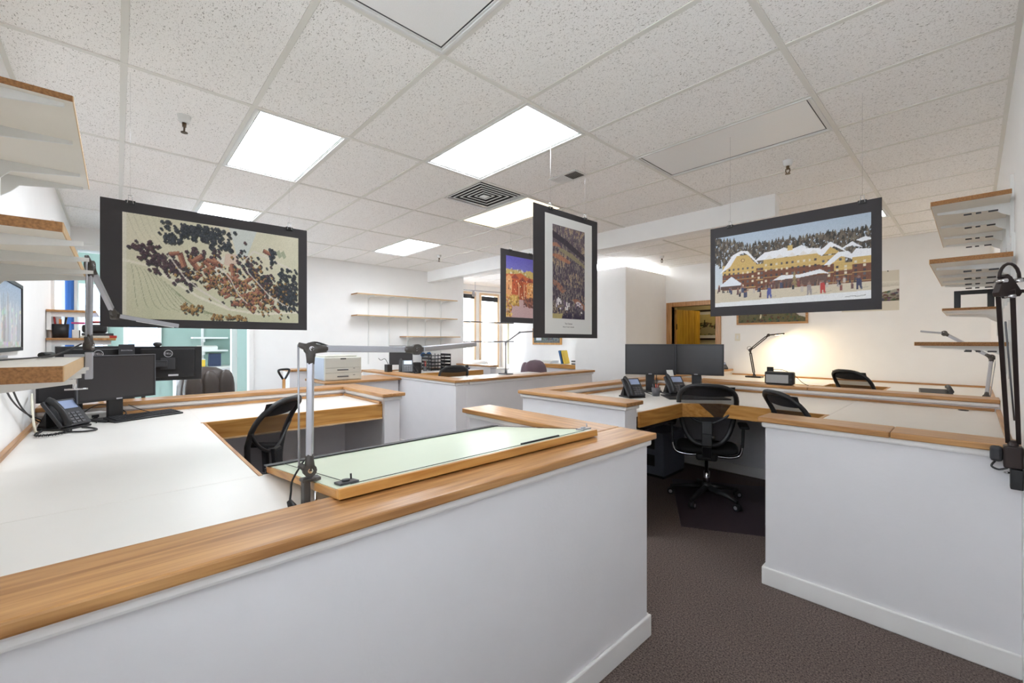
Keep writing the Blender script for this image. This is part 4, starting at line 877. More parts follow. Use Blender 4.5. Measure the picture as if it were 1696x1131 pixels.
ob('clamp', MB().box(.088, .143, 2.755, 2.812, .915, 1.008), BRONZE, t, .006); ob('clamp_knob', MB().box(.05, .088, 2.765, 2.81, .935, 1.0), BLK2, t, .012); ob('transformer', MB().box(.107, .143, 2.75, 2.80, .83, .913), BLK, t, .004)
ob('cord', MB().tube(smooth_path([(.065, 2.78, .935), (.055, 2.765, .915), (.075, 2.76, .905), (.10, 2.765, .915)]), .004, 6), BLK, t); ob('clamp_screw', MB().tube([(.09, 2.77, .895), (.107, 2.77, .895)], .004, 6), CHROME, t)

# ================================================================== OFFICE CHAIRS
def make_chair(label):
    t = thing('office_chair', label, 'chair', (0, 0, 0), group='black mesh office chairs')
    def bp(x, s):     # point on the back surface, s 0..1 upward
        z = .54+.53*s; y = -.20-.10*s+.05*math.sin(PI*min(1, s*1.1))-.03*s*s; return Vector((x, y+.055*(x/.25)**2, z))
    def half(s): return .255*(1-.35*(1-s)**1.6)*(1-.9*max(0, s-.9)**1.2)
    N = 40; loop = []
    for k in range(N):
        a = 2*PI*k/N; c, s_ = math.cos(a), math.sin(a); e = 2/3.4
        px = math.copysign(abs(c)**e, c); ps = math.copysign(abs(s_)**e, s_)*.5+.5
        loop.append(bp(px*half(ps)*.96, ps))
    ob('back_frame', MB().tube(loop, .017, 8, closed=True, flat=1.2), BLK, t, local=True)
    g = MB(); nu, nv = 10, 14; vs = []
    for j in range(nv+1):
        s_ = j/nv; q = (abs(s_*2-1)); wd = half(s_)*.95*(1-q**3.4)**(1/3.4) if q < 1 else .05
        for i in range(nu+1): vs.append(bp((i/nu*2-1)*max(wd, .05), s_)+Vector((0, .004, 0)))
    g.add(vs, [(j*(nu+1)+i, j*(nu+1)+i+1, (j+1)*(nu+1)+i+1, (j+1)*(nu+1)+i) for j in range(nv) for i in range(nu)], True)
    ob('back_mesh', g, 'mesh', t, local=True)
    arc = [bp(x*.24, .66-.30*(1-x*x))+Vector((0, -.012, 0)) for x in np.linspace(-1, 1, 15)]
    ob('lumbar_bow', MB().tube(arc, .011, 8), BLK, t, local=True)
    top = MB(); vs = []
    for j in range(4):
        for i in range(11): x = i/10*2-1; vs.append(bp(x*.215, .985-.05*j-.02*(1-x*x)*j/3)+Vector((0, .008, 0)))
    top.add(vs, [(j*11+i, j*11+i+1, (j+1)*11+i+1, (j+1)*11+i) for j in range(3) for i in range(10)], True); ob('top_band', top, SEATF, t, local=True)
    sp = [bp(0, .40)+Vector((0, -.03, 0)), bp(0, .2)+Vector((0, -.045, 0)), bp(0, 0)+Vector((0, -.04, 0)), Vector((0, -.17, .43)), Vector((0, -.06, .40))]
    ob('spine', MB().bar(sp[0], sp[1], .085, .03, (0, 1, 0)).bar(sp[1], sp[2], .085, .032, (0, 1, 0)).bar(sp[2], sp[3], .075, .03, (0, 1, 0)).bar(sp[3], sp[4], .07, .035), BLK, t, .006, local=True)
    for k in range(5): ob('spine_rib', MB().bar(sp[0]+Vector((-.028+.014*k, -.018, -.02)), sp[1]+Vector((-.028+.014*k, -.018, 0)), .005, .006, (0, 1, 0)), BLK2, t, local=True)
    ob('tilt_knob', MB().tube([sp[1]+Vector((.035, -.01, -.03)), sp[1]+Vector((.065, -.01, -.03))], .02, 12), BLK, t, local=True)
    # seat
    sv = []; ns = 24
    for h, sc in ((.455, .9), (.47, 1.0), (.495, 1.0), (.508, .9)):
        for k in range(ns):
            a = 2*PI*k/ns; c, s_ = math.cos(a), math.sin(a); e = 2/4.0
            sv.append((math.copysign(abs(c)**e, c)*.255*sc, .03+math.copysign(abs(s_)**e, s_)*.24*sc, h-.02*max(0, s_)**3))
    sf = [(j*ns+k, j*ns+(k+1) % ns, (j+1)*ns+(k+1) % ns, (j+1)*ns+k) for j in range(3) for k in range(ns)]+[tuple(range(ns-1, -1, -1)), tuple(range(3*ns, 4*ns))]
    m_ = MB(); m_.add(sv, sf, True); ob('seat', m_, SEATF, t, local=True)
    ob('tilt_mechanism', MB().box(-.09, .09, -.11, .1, .375, .45), BLK, t, .02, local=True)
    ob('plate_label', MB().box(-.03, .03, -.1115, -.11, .405, .425), GRYP, t, local=True)
    for s_ in (-1, 1):
        ob('arm_tube', MB().tube(smooth_path([(s_*.05, -.02, .41), (s_*.18, -.02, .405), (s_*.26, -.015, .425), (s_*.285, -.01, .48), (s_*.29, -.005, .53)]), .013, 10), CHROME, t, local=True)
        ob('arm_post', MB().bar((s_*.29, -.005, .50), (s_*.30, .01, .68), .022, .045, (0, 1, 0)), BLK, t, .006, local=True)
        ob('armrest', MB().box(s_*.30-.04, s_*.30+.04, -.10, .14, .68, .705), BLK, t, .011, local=True)
    ob('gas_cylinder', MB().lathe([(.028, .12), (.028, .26), (.015, .262), (.015, .38)], 14), CHROME, t, local=True)
    ob('base_hub', MB().lathe([(.045, .085), (.042, .14), (.03, .16)], 16), BLK, t, local=True)
    for k in range(5):
        a = 2*PI*k/5+.55; d = Vector((math.cos(a), math.sin(a), 0)); e = d*.31
        lg = ob('base_leg', MB().tube([d*.03+Vector((0, 0, .115)), d*.18+Vector((0, 0, .10)), e+Vector((0, 0, .075))], [.026, .021, .017], 8), BLK, t, local=True)
        n = Vector((-d.y, d.x, 0))
        for s_ in (-1, 1): ob('caster', MB().tube([e+n*s_*.006+Vector((0, 0, .03)), e+n*s_*.024+Vector((0, 0, .03))], .03, 14), BLK, lg, local=True)
        ob('caster_hub', MB().tube([e-n*.027+Vector((0, 0, .03)), e+n*.027+Vector((0, 0, .03))], .016, 10), SILV, lg, local=True)
    return t
ch0 = make_chair('black mesh office chair seen from behind at the twin-monitor desk')
def place(o, x, y, dx, dy, label=None, s=1.0):
    o.location = (x, y, .004); o.rotation_euler = (0, 0, math.atan2(-dx, dy)); o.scale = (s, s, s)
    if label: o['label'] = label
place(ch0, -1.66, 3.97, -.40, .92)
place(copy_tree(ch0), -3.27, .60, -.66, -.75, 'black mesh office chair inside the drafting cubicle')
place(copy_tree(ch0), -.77, 3.79, .72, .70, 'black mesh office chair just showing above the right partition')
place(copy_tree(ch0), -.82, 6.52, .60, .80, 'black mesh office chair tucked under the back wall desk', 1.03)
place(copy_tree(ch0), -5.75, 3.95, -.9, .3, 'far black office chair peeking above the partition below the wall shelves', .99)
tag(ob('chair_mat', MB().prism([(-1.553, 3.243), (-.73, 3.718), (-1.34, 4.77), (-2.16, 4.30)], .0, .004), mat('dark_chair_mat', rgb(62, 50, 56), .5, noise=.1, nscale=80), None), 'dark plastic chair mat on the carpet under the twin-monitor chair', 'mat')
def cushion(cx, cy, cz, sx, sy, sz, e=3.2, n=20, m=10):
    mb = MB(); vs = []
    for j in range(m+1):
        p = -PI/2+PI*j/m
        for k in range(n):
            a = 2*PI*k/n; f = lambda v, q: math.copysign(abs(v)**(2/q), v)
            vs.append((cx+sx*f(math.cos(a), e)*f(math.cos(p), e), cy+sy*f(math.sin(a), e)*f(math.cos(p), e), cz+sz*f(math.sin(p), e)))
    mb.add(vs, [(j*n+k, j*n+(k+1) % n, (j+1)*n+(k+1) % n, (j+1)*n+k) for j in range(m) for k in range(n)], True); return mb
def exec_chair(name, label, m, loc, rz, grp, s=1.0):
    t = thing(name, label, 'chair', loc, rz); t.scale = (s, s, s)
    ob('backrest', cushion(0, -.25, .80, .29, .10, .33, 2.6), m, t, local=True)
    for x in (-.2, 0, .2): ob('back_roll', cushion(x*.9, -.175, .82, .10, .055, .27, 2.4), m, t, local=True)
    ob('seat', cushion(0, .02, .48, .29, .28, .09, 3), m, t, local=True)
    for x in (-1, 1): ob('armrest', cushion(x*.32, 0, .64, .045, .2, .035, 3), m, t, local=True); ob('arm_support', MB().bar((x*.32, 0, .45), (x*.32, 0, .62), .03, .06, (0, 1, 0)), BLK, t, local=True)
    ob('gas_cylinder', MB().lathe([(.03, .08), (.03, .4)], 12), BLK, t, local=True)
    for k in range(5):
        a = 2*PI*k/5; d = Vector((math.cos(a), math.sin(a), 0)); ob('base_leg', MB().tube([d*.02+Vector((0, 0, .1)), d*.3+Vector((0, 0, .06))], [.028, .018], 8), BLK, t, local=True)
        ob('caster', MB().tube([d*.3+Vector((-d.y*.02, d.x*.02, .03)), d*.3+Vector((d.y*.02, -d.x*.02, .03))], .03, 12), BLK, t, local=True)
exec_chair('leather_armchair', 'dark brown leather executive chair behind the turned-away monitor', LEATH, (-5.72, .86, 0), math.radians(-62), None, 1.03)
exec_chair('swivel_armchair', 'mauve upholstered swivel chair in the alcove', PURP, (-5.8, 5.75, 0), math.radians(85), None, .98)

# ================================================================== MONITORS
def ring(M, r, wd, hh=.0012, n=24):
    mb = MB()
    vs = [M @ Vector((math.cos(2*PI*k/n)*rr, math.sin(2*PI*k/n)*rr, z)) for rr, z in ((r, 0), (r, hh), (r-wd, hh), (r-wd, 0)) for k in range(n)]
    mb.add(vs, [(j*n+k, j*n+(k+1) % n, ((j+1) % 4)*n+(k+1) % n, ((j+1) % 4)*n+k) for j in range(4) for k in range(n)]); return mb
def monitor(label, loc, rz, w, z0, z1, stand=True, back_logo=False, bezel=BLK, tilt=0):
    """local frame: screen faces -y, base on z=0"""
    t = thing('computer_monitor', label, 'monitor', loc, rz, 'computer monitors'); b_ = .014
    ob('housing', MB().box(-w/2, w/2, 0, .028, z0, z1), bezel, t, .006, local=True)
    ob('rear_bulge', MB().box(-w*.40, w*.40, .028, .045, z0+.03, z1-.018), bezel, t, .012, local=True)
    ob('screen', MB().box(-w/2+b_, w/2-b_, -.001, .002, z0+b_+.004, z1-b_), SCREEN, t, local=True)
    ob('bezel_edge', MB().box(-w/2, w/2, -.002, .004, z1-.004, z1+.001).box(-w/2-.001, -w/2+.003, -.002, .006, z0, z1).box(w/2-.003, w/2+.001, -.002, .006, z0, z1), GRYP, t, local=True)
    ob('badge', MB().box(-.018, .018, -.003, .0, z0+.004, z0+.013), SILV, t, local=True)
    if stand:
        ob('stand_neck', MB().box(-.045, .045, .03, .055, .01, z0+.12), BLK, t, .004, local=True)
        ob('stand_base', MB().box(-.12, .12, -.06, .12, 0, .014), BLK, t, .006, local=True)
    if back_logo:
        M_ = frame((0, .0452, z1-.062), (-1, 0, 0), (0, 1, 0))
        ob('logo_ring', ring(M_, .031, .004), LOGO, t, local=True); ob('logo_text', text_mb('DELL', .022, M_, .0008), LOGO, t, local=True)
        ob('arm_mount', MB().box(-.05, .05, .05, .075, (z0+z1)/2-.05, (z0+z1)/2+.05).box(.0, .09, .075, .09, (z0+z1)/2-.03, (z0+z1)/2+.03), BLK2, t, .004, local=True)
        ob('rating_label', MB().box(-.07, .0, .0282, .0462, z0+.04, z0+.055), LOGO, t, local=True)
    return t
def face(fx, fy): return math.atan2(fx, -fy)      # screen (-y) turned to look along (fx, fy)
monitor('nearest dark monitor on the left desk behind the lamp clamp', (-4.05, .012, DK), face(.84, .54), .475, .14, .45)
monitor('dark monitor on the left desk half hidden under the thick shelf', (-4.23, -.22, DK), face(.99, .05), .35, .13, .37)
monitor('twin monitor on the left above the desk phone', (-2.37, 4.23, DK), face(.52, -.86), .52, .185, .515)
monitor('twin monitor on the right above the office chair', (-1.98, 4.47, DK), face(.30, -.95), .53, .19, .515)
mo = monitor('turned-away monitor with round logo beside the leather chair', (-4.85, .34, DK), face(-.98, .18), .47, .20, .50, False, True)
ob('arm_post', MB().tube([(.16, .10, .0), (.16, .10, .36)], .014, 10).bar((.16, .10, .345), (.02, .085, .345), .03, .03), BLK2, mo, local=True); ob('arm_foot', MB().lathe([(.05, 0), (.05, .012), (.03, .02)], 16, cx=.16, cy=.10), SILV, mo, local=True)
mo = monitor('turned-away monitor with round logo, mostly hidden behind the nearest monitor', (-4.85, -.12, DK), face(-.97, -.22), .47, .20, .505, False, True)
ob('arm_post', MB().tube([(0, .11, .0), (0, .11, .38)], .014, 10), BLK2, mo, local=True)
t = thing('dock_box', 'small dark box standing between the two turned-away monitors', 'device', (-4.78, .06, DK))
ob('body', MB().box(-.02, .02, -.05, .05, 0, .52), BLK2, t, .004, local=True); ob('print', text_mb('ERGOTRON', .013, frame((.0203, 0, .47), (0, 1, 0), (1, 0, 0))), LOGO, t, local=True)
t = thing('webcam', 'black webcam on top of the turned-away monitor', 'webcam', (-4.84, .26, DK+.501)); ob('body', cushion(0, 0, .018, .025, .03, .018, 2.5), BLK, t, local=True); ob('clip', MB().box(-.015, .02, -.015, .015, -.002, .004), BLK, t, local=True)
monitor('black monitor in the far cubicle beside the wall standards', (-6.75, 3.62, DK), face(.75, -.65), .40, .14, .47)
# monitor on the thick shelf at the left edge (its edge shows)
t = thing('shelf_monitor', 'dark slim monitor edge on the thick left shelf', 'monitor', (-2.42, -.36, 1.385), 0)
ob('foot', MB().box(-.13, .07, -.02, .05, 0, .012), SILV, t, .005, local=True); ob('neck', MB().box(-.05, 0, -.01, .01, .012, .06), SILV, t, local=True); ob('panel', MB().box(-.16, .16, -.012, .008, .05, .15), BLK, t, .004, local=True)

# ================================================================== DESK ITEMS
def keyboard(label, loc, rz, w=.42, d=.14):
    t = thing('keyboard', label, 'keyboard', loc, rz)
    mb = MB(); mb.add([(-w/2, -d/2, 0), (w/2, -d/2, 0), (w/2, d/2, 0), (-w/2, d/2, 0), (-w/2, -d/2, .012), (w/2, -d/2, .012), (w/2, d/2, .028), (-w/2, d/2, .028)], [(3,2,1,0),(4,5,6,7),(0,1,5,4),(1,2,6,5),(2,3,7,6),(3,0,4,7)]); ob('case', mb, BLK, t, .003, local=True)
    km = None; nx, ny = 19, 5
    for j in range(ny):
        for i in range(nx):
            x = -w/2+.014+(i+.5)*(w-.028)/nx; y = -d/2+.012+(j+.5)*(d-.024)/ny; z = .012+.016*(y+d/2)/d
            if km is None: k = ob('key', MB().box(-.0085, .0085, -.0095, .0095, 0, .006), BLK2, t, local=True); km = k
            else: k = km.copy(); C.objects.link(k); k.parent = t
            k.location = (x, y, z)
    return t
keyboard('black keyboard on the white left desk', (-4.03, .15, DK), math.radians(116))
def phone(label, loc, rz, s=1.0, screen=True, big=False):
    t = thing('desk_phone', label, 'telephone', loc, rz, 'black desk phones'); t.scale = (s, s, s)
    a = math.radians(52); ux_ = Vector((0, math.cos(a), math.sin(a))); n_ = Vector((0, -math.sin(a), math.cos(a)))
    M_ = frame((0, -.08, .012), (1, 0, 0), n_)
    ob('base', MB().box(-.09, .09, -.1, .09, 0, .014), BLK, t, .005, local=True)
    body = ob('body', MB().box(-.095, .095, 0, .2, -.004, .022, M_), BLK2, t, .006, local=True)
    ob('foot_stand', MB().add([(-.07, .03, .014), (.07, .03, .014), (.07, .09, .01), (-.07, .09, .01), (-.07, .03, .12), (.07, .03, .12)], [(0,3,2,1),(0,1,5,4),(2,3,4,5),(0,4,3),(1,2,5)]), BLK, t, local=True)
    ob('handset', MB().tube(smooth_path([M_ @ Vector(v) for v in ((-.068, .005, .03), (-.068, .03, .045), (-.068, .1, .055), (-.068, .17, .045), (-.068, .197, .03))], 4), [.024]*4+[.021]*4+[.018]*4+[.021]*4+[.024], 10, flat=.8), BLK, t, local=True)
    ob('display', MB().box(-.028, .078, .125, .185, .022, .025, M_), mat('phone_lcd', rgb(150, 164, 196), .25), body, local=True)
    km = None
    for j in range(4):
        for i in range(3):
            if km is None: k = ob('key', MB().box(-.011, .011, -.007, .007, .022, .027, M_), GRYP, body, local=True); km = k; kp = M_.to_3x3() @ Vector((-.012+i*.03, .02+j*.022, 0)); k.location = kp
            else: k = km.copy(); C.objects.link(k); k.parent = body; k.location = M_.to_3x3() @ Vector((-.012+i*.03, .02+j*.022, 0))
    return t
ph = phone('black desk phone among cables on the left desk', (-3.88, -.25, DK), math.radians(138), .98)
def coil(pts, r, rr, turns, wd=6):
    P = smooth_path(pts, 40); out = []
    for i, p in enumerate(P):
        d = (P[min(i+1, len(P)-1)]-P[max(i-1, 0)]).normalized(); a = d.cross(Vector((0, 0, 1))).normalized(); b_ = a.cross(d); q = turns*2*PI*i/len(P); out.append(p+(a*math.cos(q)+b_*math.sin(q))*r)
    return MB().tube(out, rr, wd)
tag(ob('phone_cord', coil([(-3.76, -.33, DK+.012), (-3.60, -.335, DK+.012), (-3.58, -.26, DK+.012), (-3.68, -.2, DK+.012)], .006, .003, 34), BLK, None), 'coiled black handset cord on the left desk', 'cord')
tag(ob('phone_cord', MB().tube(smooth_path([(-3.66, -.23, DK+.008), (-3.60, -.14, DK+.008), (-3.64, -.09, DK+.008), (-3.75, -.13, DK+.008), (-3.8, -.16, DK+.006)]), .0055, 6), BLK, None), 'black looped cable end beside the coiled cord', 'cord')
cabs = [('black cable hanging down the left wall from the thick shelf', [(-2.95, YL+.02, 1.33), (-3.2, YL+.02, 1.18), (-3.6, YL+.03, 1.05), (-3.95, -.33, .95), (-4.1, -.3, DK+.006)], .004, BLK), ('second black cable drooping along the left wall', [(-3.0, YL+.03, 1.33), (-3.4, YL+.03, 1.12), (-3.8, YL+.05, .98), (-4.05, -.3, DK+.006), (-4.2, -.2, DK+.006)], .004, BLK),
        ('thick cream cable curving down behind the desk phone', [(-4.0, -.39, 1.12), (-3.85, -.375, 1.10), (-3.72, -.36, 1.02), (-3.66, -.345, .94), (-3.75, -.35, DK+.006)], .006, mat('cream_cable', rgb(222, 218, 200), .5)),
        ('black cable looping below the nearest monitor', [(-4.2, -.2, .93), (-4.22, -.1, 1.0), (-4.22, 0, .97), (-4.2, .05, .93), (-4.15, .02, DK+.006)], .0035, BLK), ('thin black cable from monitor to keyboard', [(-4.08, .06, 1.0), (-4.1, .14, .95), (-4.15, .24, DK+.006), (-4.12, .3, DK+.005)], .003, BLK),
        ('tangled black cable lying beside the white adapter', [(-4.25, -.3, DK+.006), (-4.1, -.12, DK+.006), (-4.2, -.05, DK+.006), (-4.05, -.09, DK+.006), (-3.95, -.1, DK+.006)], .0035, BLK)]
for lab, pts, r, m in cabs: tag(ob('cable', MB().tube(smooth_path(pts), r, 6), m, None), lab, 'cable', 'cables on the left desk')
t = thing('power_adapter', 'white power adapter box behind the desk phone', 'adapter', (-4.22, -.13, DK), math.radians(25)); ob('body', MB().box(-.045, .045, -.075, .075, 0, .045), METW, t, .012, local=True); ob('socket', MB().box(.044, .047, -.02, .02, .012, .03), BLK2, t, local=True)
# twin-monitor desk
phone('black desk phone left of the twin monitors', (-2.27, 3.70, DK), math.radians(66), 1.0)
t = thing('pen_cup', 'grey cup of pens between the phones of the twin-monitor desk', 'pen cup', (-2.15, 3.95, DK)); ob('cup', MB().lathe([(.034, 0), (.044, .085), (.040, .085), (.030, .008)], 20), GRYP, t, local=True)
for k, m in enumerate((BLK, RED, BLK, GRYP, RED)): a = k*1.3; ob('pen', MB().tube([(.012*math.cos(a), .012*math.sin(a), .01), (.032*math.cos(a), .032*math.sin(a), .12+.02*(k == 2)*2)], .0045, 6), m, t, local=True)
p2 = phone('black conference phone with tilted paper card beside the pen cup', (-2.05, 4.13, DK+.012), math.radians(58), 1.0); ob('card', MB().box(-.04, .03, -.02, -.017, .15, .25).xf(Matrix.Rotation(math.radians(-22), 4, 'X')), PAPER, p2, local=True)
t = thing('graphics_tablet', 'flat black tablet on the desk under the twin monitors', 'tablet', (-1.83, 4.1, DK), math.radians(42)); ob('body', MB().box(-.28, .28, -.16, .16, 0, .011), BLK, t, .004, local=True); ob('surface', MB().box(-.24, .22, -.13, .13, .011, .0116), BLK2, t, local=True); ob('print', MB().box(-.05, .0, -.15, -.142, .011, .0116), LOGO, t, local=True)
for lab, pts in (('black cable behind the left twin monitor', [(-2.32, 4.28, 1.12), (-2.28, 4.2, .99), (-2.2, 4.1, DK+.006)]), ('black cable arching from the left twin monitor', [(-2.5, 4.2, 1.02), (-2.42, 4.05, 1.0), (-2.3, 3.98, .94), (-2.22, 4.0, DK+.006)]), ('black cable hanging from the right twin monitor', [(-1.95, 4.52, 1.1), (-1.93, 4.48, .99), (-2.0, 4.4, .93), (-2.05, 4.3, DK+.006)])):
    tag(ob('cable', MB().tube(smooth_path(pts), .004, 6), BLK, None), lab, 'cable', 'cables at the twin monitors')
t = thing('computer_tower', 'grey computer tower under the twin-monitor desk', 'computer', (-2.32, 4.45, 0)); bx('case', -2.45, -2.2, 4.2, 4.68, .03, .48, mat('tower_grey', rgb(112, 118, 130), .5), t, .006)
for z in (.12, .3): bx('bay', -2.42, -2.3, 4.196, 4.202, z, z+.12, BLK2, t, .003)
bx('foot', -2.44, -2.21, 4.22, 4.66, 0, .03, BLK, t)
t = thing('keyboard_tray', 'black tray hanging under the left edge of the twin-monitor desk', 'tray', (-1.95, 3.3, .7)); bx('tray', -2.2, -1.79, 3.1, 3.55, .74, .76, BLK, t, .004); bx('arm', -2.1, -2.0, 3.25, 3.35, .76, DK-TH, BLK2, t)
# radio on the back partition's cap
t = thing('desktop_radio', 'black and silver desktop radio on the oak cap of the back partition', 'radio', (-1.37, 5.08, CAP), math.radians(4))
ob('body', MB().box(-.13, .13, -.05, .05, .004, .135), BLK, t, .014, local=True); ob('speaker_grille', MB().box(-.115, .085, -.054, -.05, .02, .105), mat('grille_silver', rgb(172, 172, 172), .4, .4, noise=.1, nscale=600), t, local=True)
ob('foot', MB().box(-.11, .11, -.04, .04, 0, .005), BLK2, t, local=True); ob('dial', MB().tube([(.106, -.049, .06), (.106, -.056, .06)], .012, 14), BLK2, t, local=True)
t = thing('charger_brick', 'small black charger standing behind the radio', 'charger', (-1.49, 5.19, CAP)); ob('body', MB().box(-.03, .03, -.015, .015, 0, .175), BLK, t, .004, local=True); ob('cord', MB().tube(smooth_path([(.03, 0, .15), (.12, .01, .145), (.22, 0, .1), (.3, -.03, .03), (.36, -.06, .004)]), .003, 6), BLK, t, local=True)
phone('black desk phone on the oak cap next to the back wall', (-2.76, 7.22, CAP), math.radians(60), .62)
t = thing('desk_phone', 'low flat black phone on the white desk near the right wall', 'telephone', (-.26, 6.2, DK), math.radians(8), 'black desk phones')
ob('body', MB().add([(-.12, -.1, 0), (.12, -.1, 0), (.12, .1, 0), (-.12, .1, 0), (-.12, -.1, .016), (.12, -.1, .016), (.12, .1, .05), (-.12, .1, .05)], [(3,2,1,0),(4,5,6,7),(0,1,5,4),(1,2,6,5),(2,3,7,6),(3,0,4,7)]), BLK, t, .006, local=True); ob('handset', MB().tube([(.1, -.09, .04), (.1, 0, .07), (.1, .1, .075)], [.024, .018, .024], 10), BLK2, t, local=True)
t = thing('light_switch', 'cream light switch on the back wall beside the door', 'switch', (-2.62, YB, 1.5)); bx('plate', -2.66, -2.58, YB-.008, YB, 1.46, 1.58, mat('cream_plastic', rgb(222, 216, 200), .5), t, .003); bx('rocker', -2.635, -2.605, YB-.013, YB-.008, 1.49, 1.55, METW, t, .002)
# printer
t = thing('printer_stand', 'low white stand with oak top under the printer', 'stand', (-5.7, 2.25, 0)); bx('body', -6.08, -5.42, 1.93, 2.87, 0, .92, PART, t, .003); bx('top', -6.12, -5.36, 1.86, 2.885, .92, .95, oak('Y'), t, .005)
t = thing('laser_printer', 'beige laser printer with two paper drawers on the oak-topped stand', 'printer', (-5.72, 2.15, .95), math.atan2(1, .05))
w_, d_ = .235, .22
ob('body', MB().box(-w_, w_, -d_, d_, 0, .30), BEIGE, t, .012, local=True); ob('top_cover', MB().box(-w_+.02, w_-.05, -d_+.03, d_-.02, .30, .322), BEIGE, t, .01, local=True)
ob('side_panel', MB().box(-w_-.003, -w_, -d_+.01, d_-.01, .01, .29), PBLUE, t, local=True)
for z0, z1 in ((.015, .095), (.10, .155)):
    dr_ = ob('paper_drawer', MB().box(-w_+.006, w_-.03, -d_-.008, -d_, z0, z1), BEIGE, t, .003, local=True); ob('handle', MB().box(-.08, .06, -d_-.014, -d_-.006, z0+.03, z0+.045), GRYP, dr_, .003, local=True); ob('mark', MB().box(.12, .145, -d_-.0092, -d_-.008, z0+.05, z0+.056), BLK2, dr_, local=True)
ob('front_door', MB().box(-w_+.006, w_-.03, -d_-.006, -d_, .165, .29), BEIGE, t, .004, local=True); ob('latch', MB().box(-.04, .03, -d_-.009, -d_-.005, .272, .286), BLK2, t, local=True)
t = thing('paper_feed_box', 'small black box beside the printer on the stand', 'device', (-6.03, 1.95, .95)); ob('body', MB().box(-.05, .05, -.06, .04, 0, .07), BLK, t, .006, local=True); ob('lid', MB().box(-.055, .055, -.07, .04, .07, .08), BLK2, t, local=True)
t = thing('low_cabinet', 'low white cabinet with oak top left of the printer', 'cabinet', (-6.45, 1.85, 0)); bx('body', -6.6, -6.3, 1.72, 2.0, 0, 1.04, PART, t, .003); bx('top', -6.62, -6.28, 1.70, 2.02, 1.04, 1.065, oak('X'), t, .004)
t = thing('shovel', 'shovel with black d-grip handle leaning behind the corner partition', 'shovel', (-5.9, 1.545, 0))
ob('grip', MB().tube(smooth_path([(-5.9, 1.545, .96), (-5.9, 1.52, 1.0), (-5.86, 1.475, 1.07), (-5.86, 1.48, 1.095), (-5.9, 1.545, 1.10), (-5.94, 1.61, 1.095), (-5.94, 1.615, 1.07), (-5.9, 1.57, 1.0), (-5.9, 1.545, .96)]), .013, 8), BLK, t); ob('shaft', MB().tube([(-5.9, 1.545, .15), (-5.9, 1.545, .98)], .019, 10), pine('Z'), t); ob('blade', MB().box(-5.915, -5.885, 1.42, 1.67, .0, .3), SILV, t, .01)
# far cubicle desk items
phone('black desk phone on the far desk left of the monitor', (-6.1, 3.36, DK+.04), math.radians(60), 1.15); phone('black desk phone on the far desk right of the monitor', (-6.25, 3.55, DK+.02), math.radians(130), .9)
t = thing('speaker', 'black desktop speaker on the far desk', 'speaker', (-6.45, 3.72, DK)); ob('body', MB().box(-.07, .07, -.09, .09, 0, .19), BLK, t, .015, local=True); ob('cone', MB().tube([(.07, 0, .08), (.074, 0, .08)], .05, 16), BLK2, t, local=True)
t = thing('charging_box', 'small black box with cables right of the printer', 'device', (-5.9, 2.96, CAP)); ob('body', MB().box(-.05, .05, -.04, .04, 0, .11), BLK, t, .006, local=True); ob('cord', MB().tube(smooth_path([(0, 0, .11), (-.05, -.03, .19), (-.12, -.06, .17), (-.16, -.08, .2)]), .004, 6), BLK, t, local=True)
t = thing('letter_tray', 'black five-tier letter tray on the far desk under the wall shelves', 'tray', (-7.0, 4.5, DK))
for k in range(5): ob('tier', MB().box(-.17, .17, -.22, .22, .01+.065*k, .018+.065*k).box(-.17, .17, -.22, -.214, .018+.065*k, .05+.065*k).box(-.17, .17, .214, .22, .018+.065*k, .05+.065*k), BLK, t, local=True)
for x in (-.17, .16):
    for y in (-.22, -.07, .07, .21): ob('upright', MB().box(x, x+.01, y, y+.01, 0, .31), BLK, t, local=True)
t = thing('red_pen_jar', 'jar with red and green markers beside the black letter tray', 'jar', (-6.85, 4.16, DK)); ob('jar', MB().lathe([(.03, 0), (.035, .09), (.03, .09), (.026, .006)], 14), GRYP, t, local=True)
for k, m in enumerate((RED, GRN2, RED, BLK)): a = k*1.6; ob('marker', MB().tube([(.01*math.cos(a), .01*math.sin(a), .01), (.03*math.cos(a), .03*math.sin(a), .19)], .008, 6), m, t, local=True)
t = thing('headphones', 'blue headphones hanging on the far wall standard', 'headphones', (XF+.02, 4.41, 1.25)); ob('band', MB().tube([(0, .09*math.cos(a), .09*math.sin(a)) for a in np.linspace(-.5, PI+.5, 16)], .006, 8), BLUE, t, local=True)
for s_ in (-1, 1): ob('ear_cup', MB().tube([(-.01, s_*.07, -.05), (.03, s_*.065, -.05)], .042, 14), BLUE, t, local=True)
t = thing('wall_outlet', 'small black adapter plugged in on the far wall', 'outlet', (XF, 4.05, 1.33)); ob('plate', MB().box(0, .006, -.03, .03, -.03, .05), METW, t, local=True); ob('plug', MB().box(.006, .04, -.025, .025, -.02, .03), BLK, t, .004, local=True)
t = thing('tape_dispenser', 'dark blue tape dispenser on the far desk by the partition stub', 'tape dispenser', (-6.75, 5.02, DK)); ob('base', MB().box(-.04, .04, -.09, .07, 0, .03), mat('navy', rgb(36, 44, 84), .5), t, .006, local=True); ob('roll', MB().tube([(-.015, .02, .05), (.015, .02, .05)], .035, 16), BLK2, t, local=True)
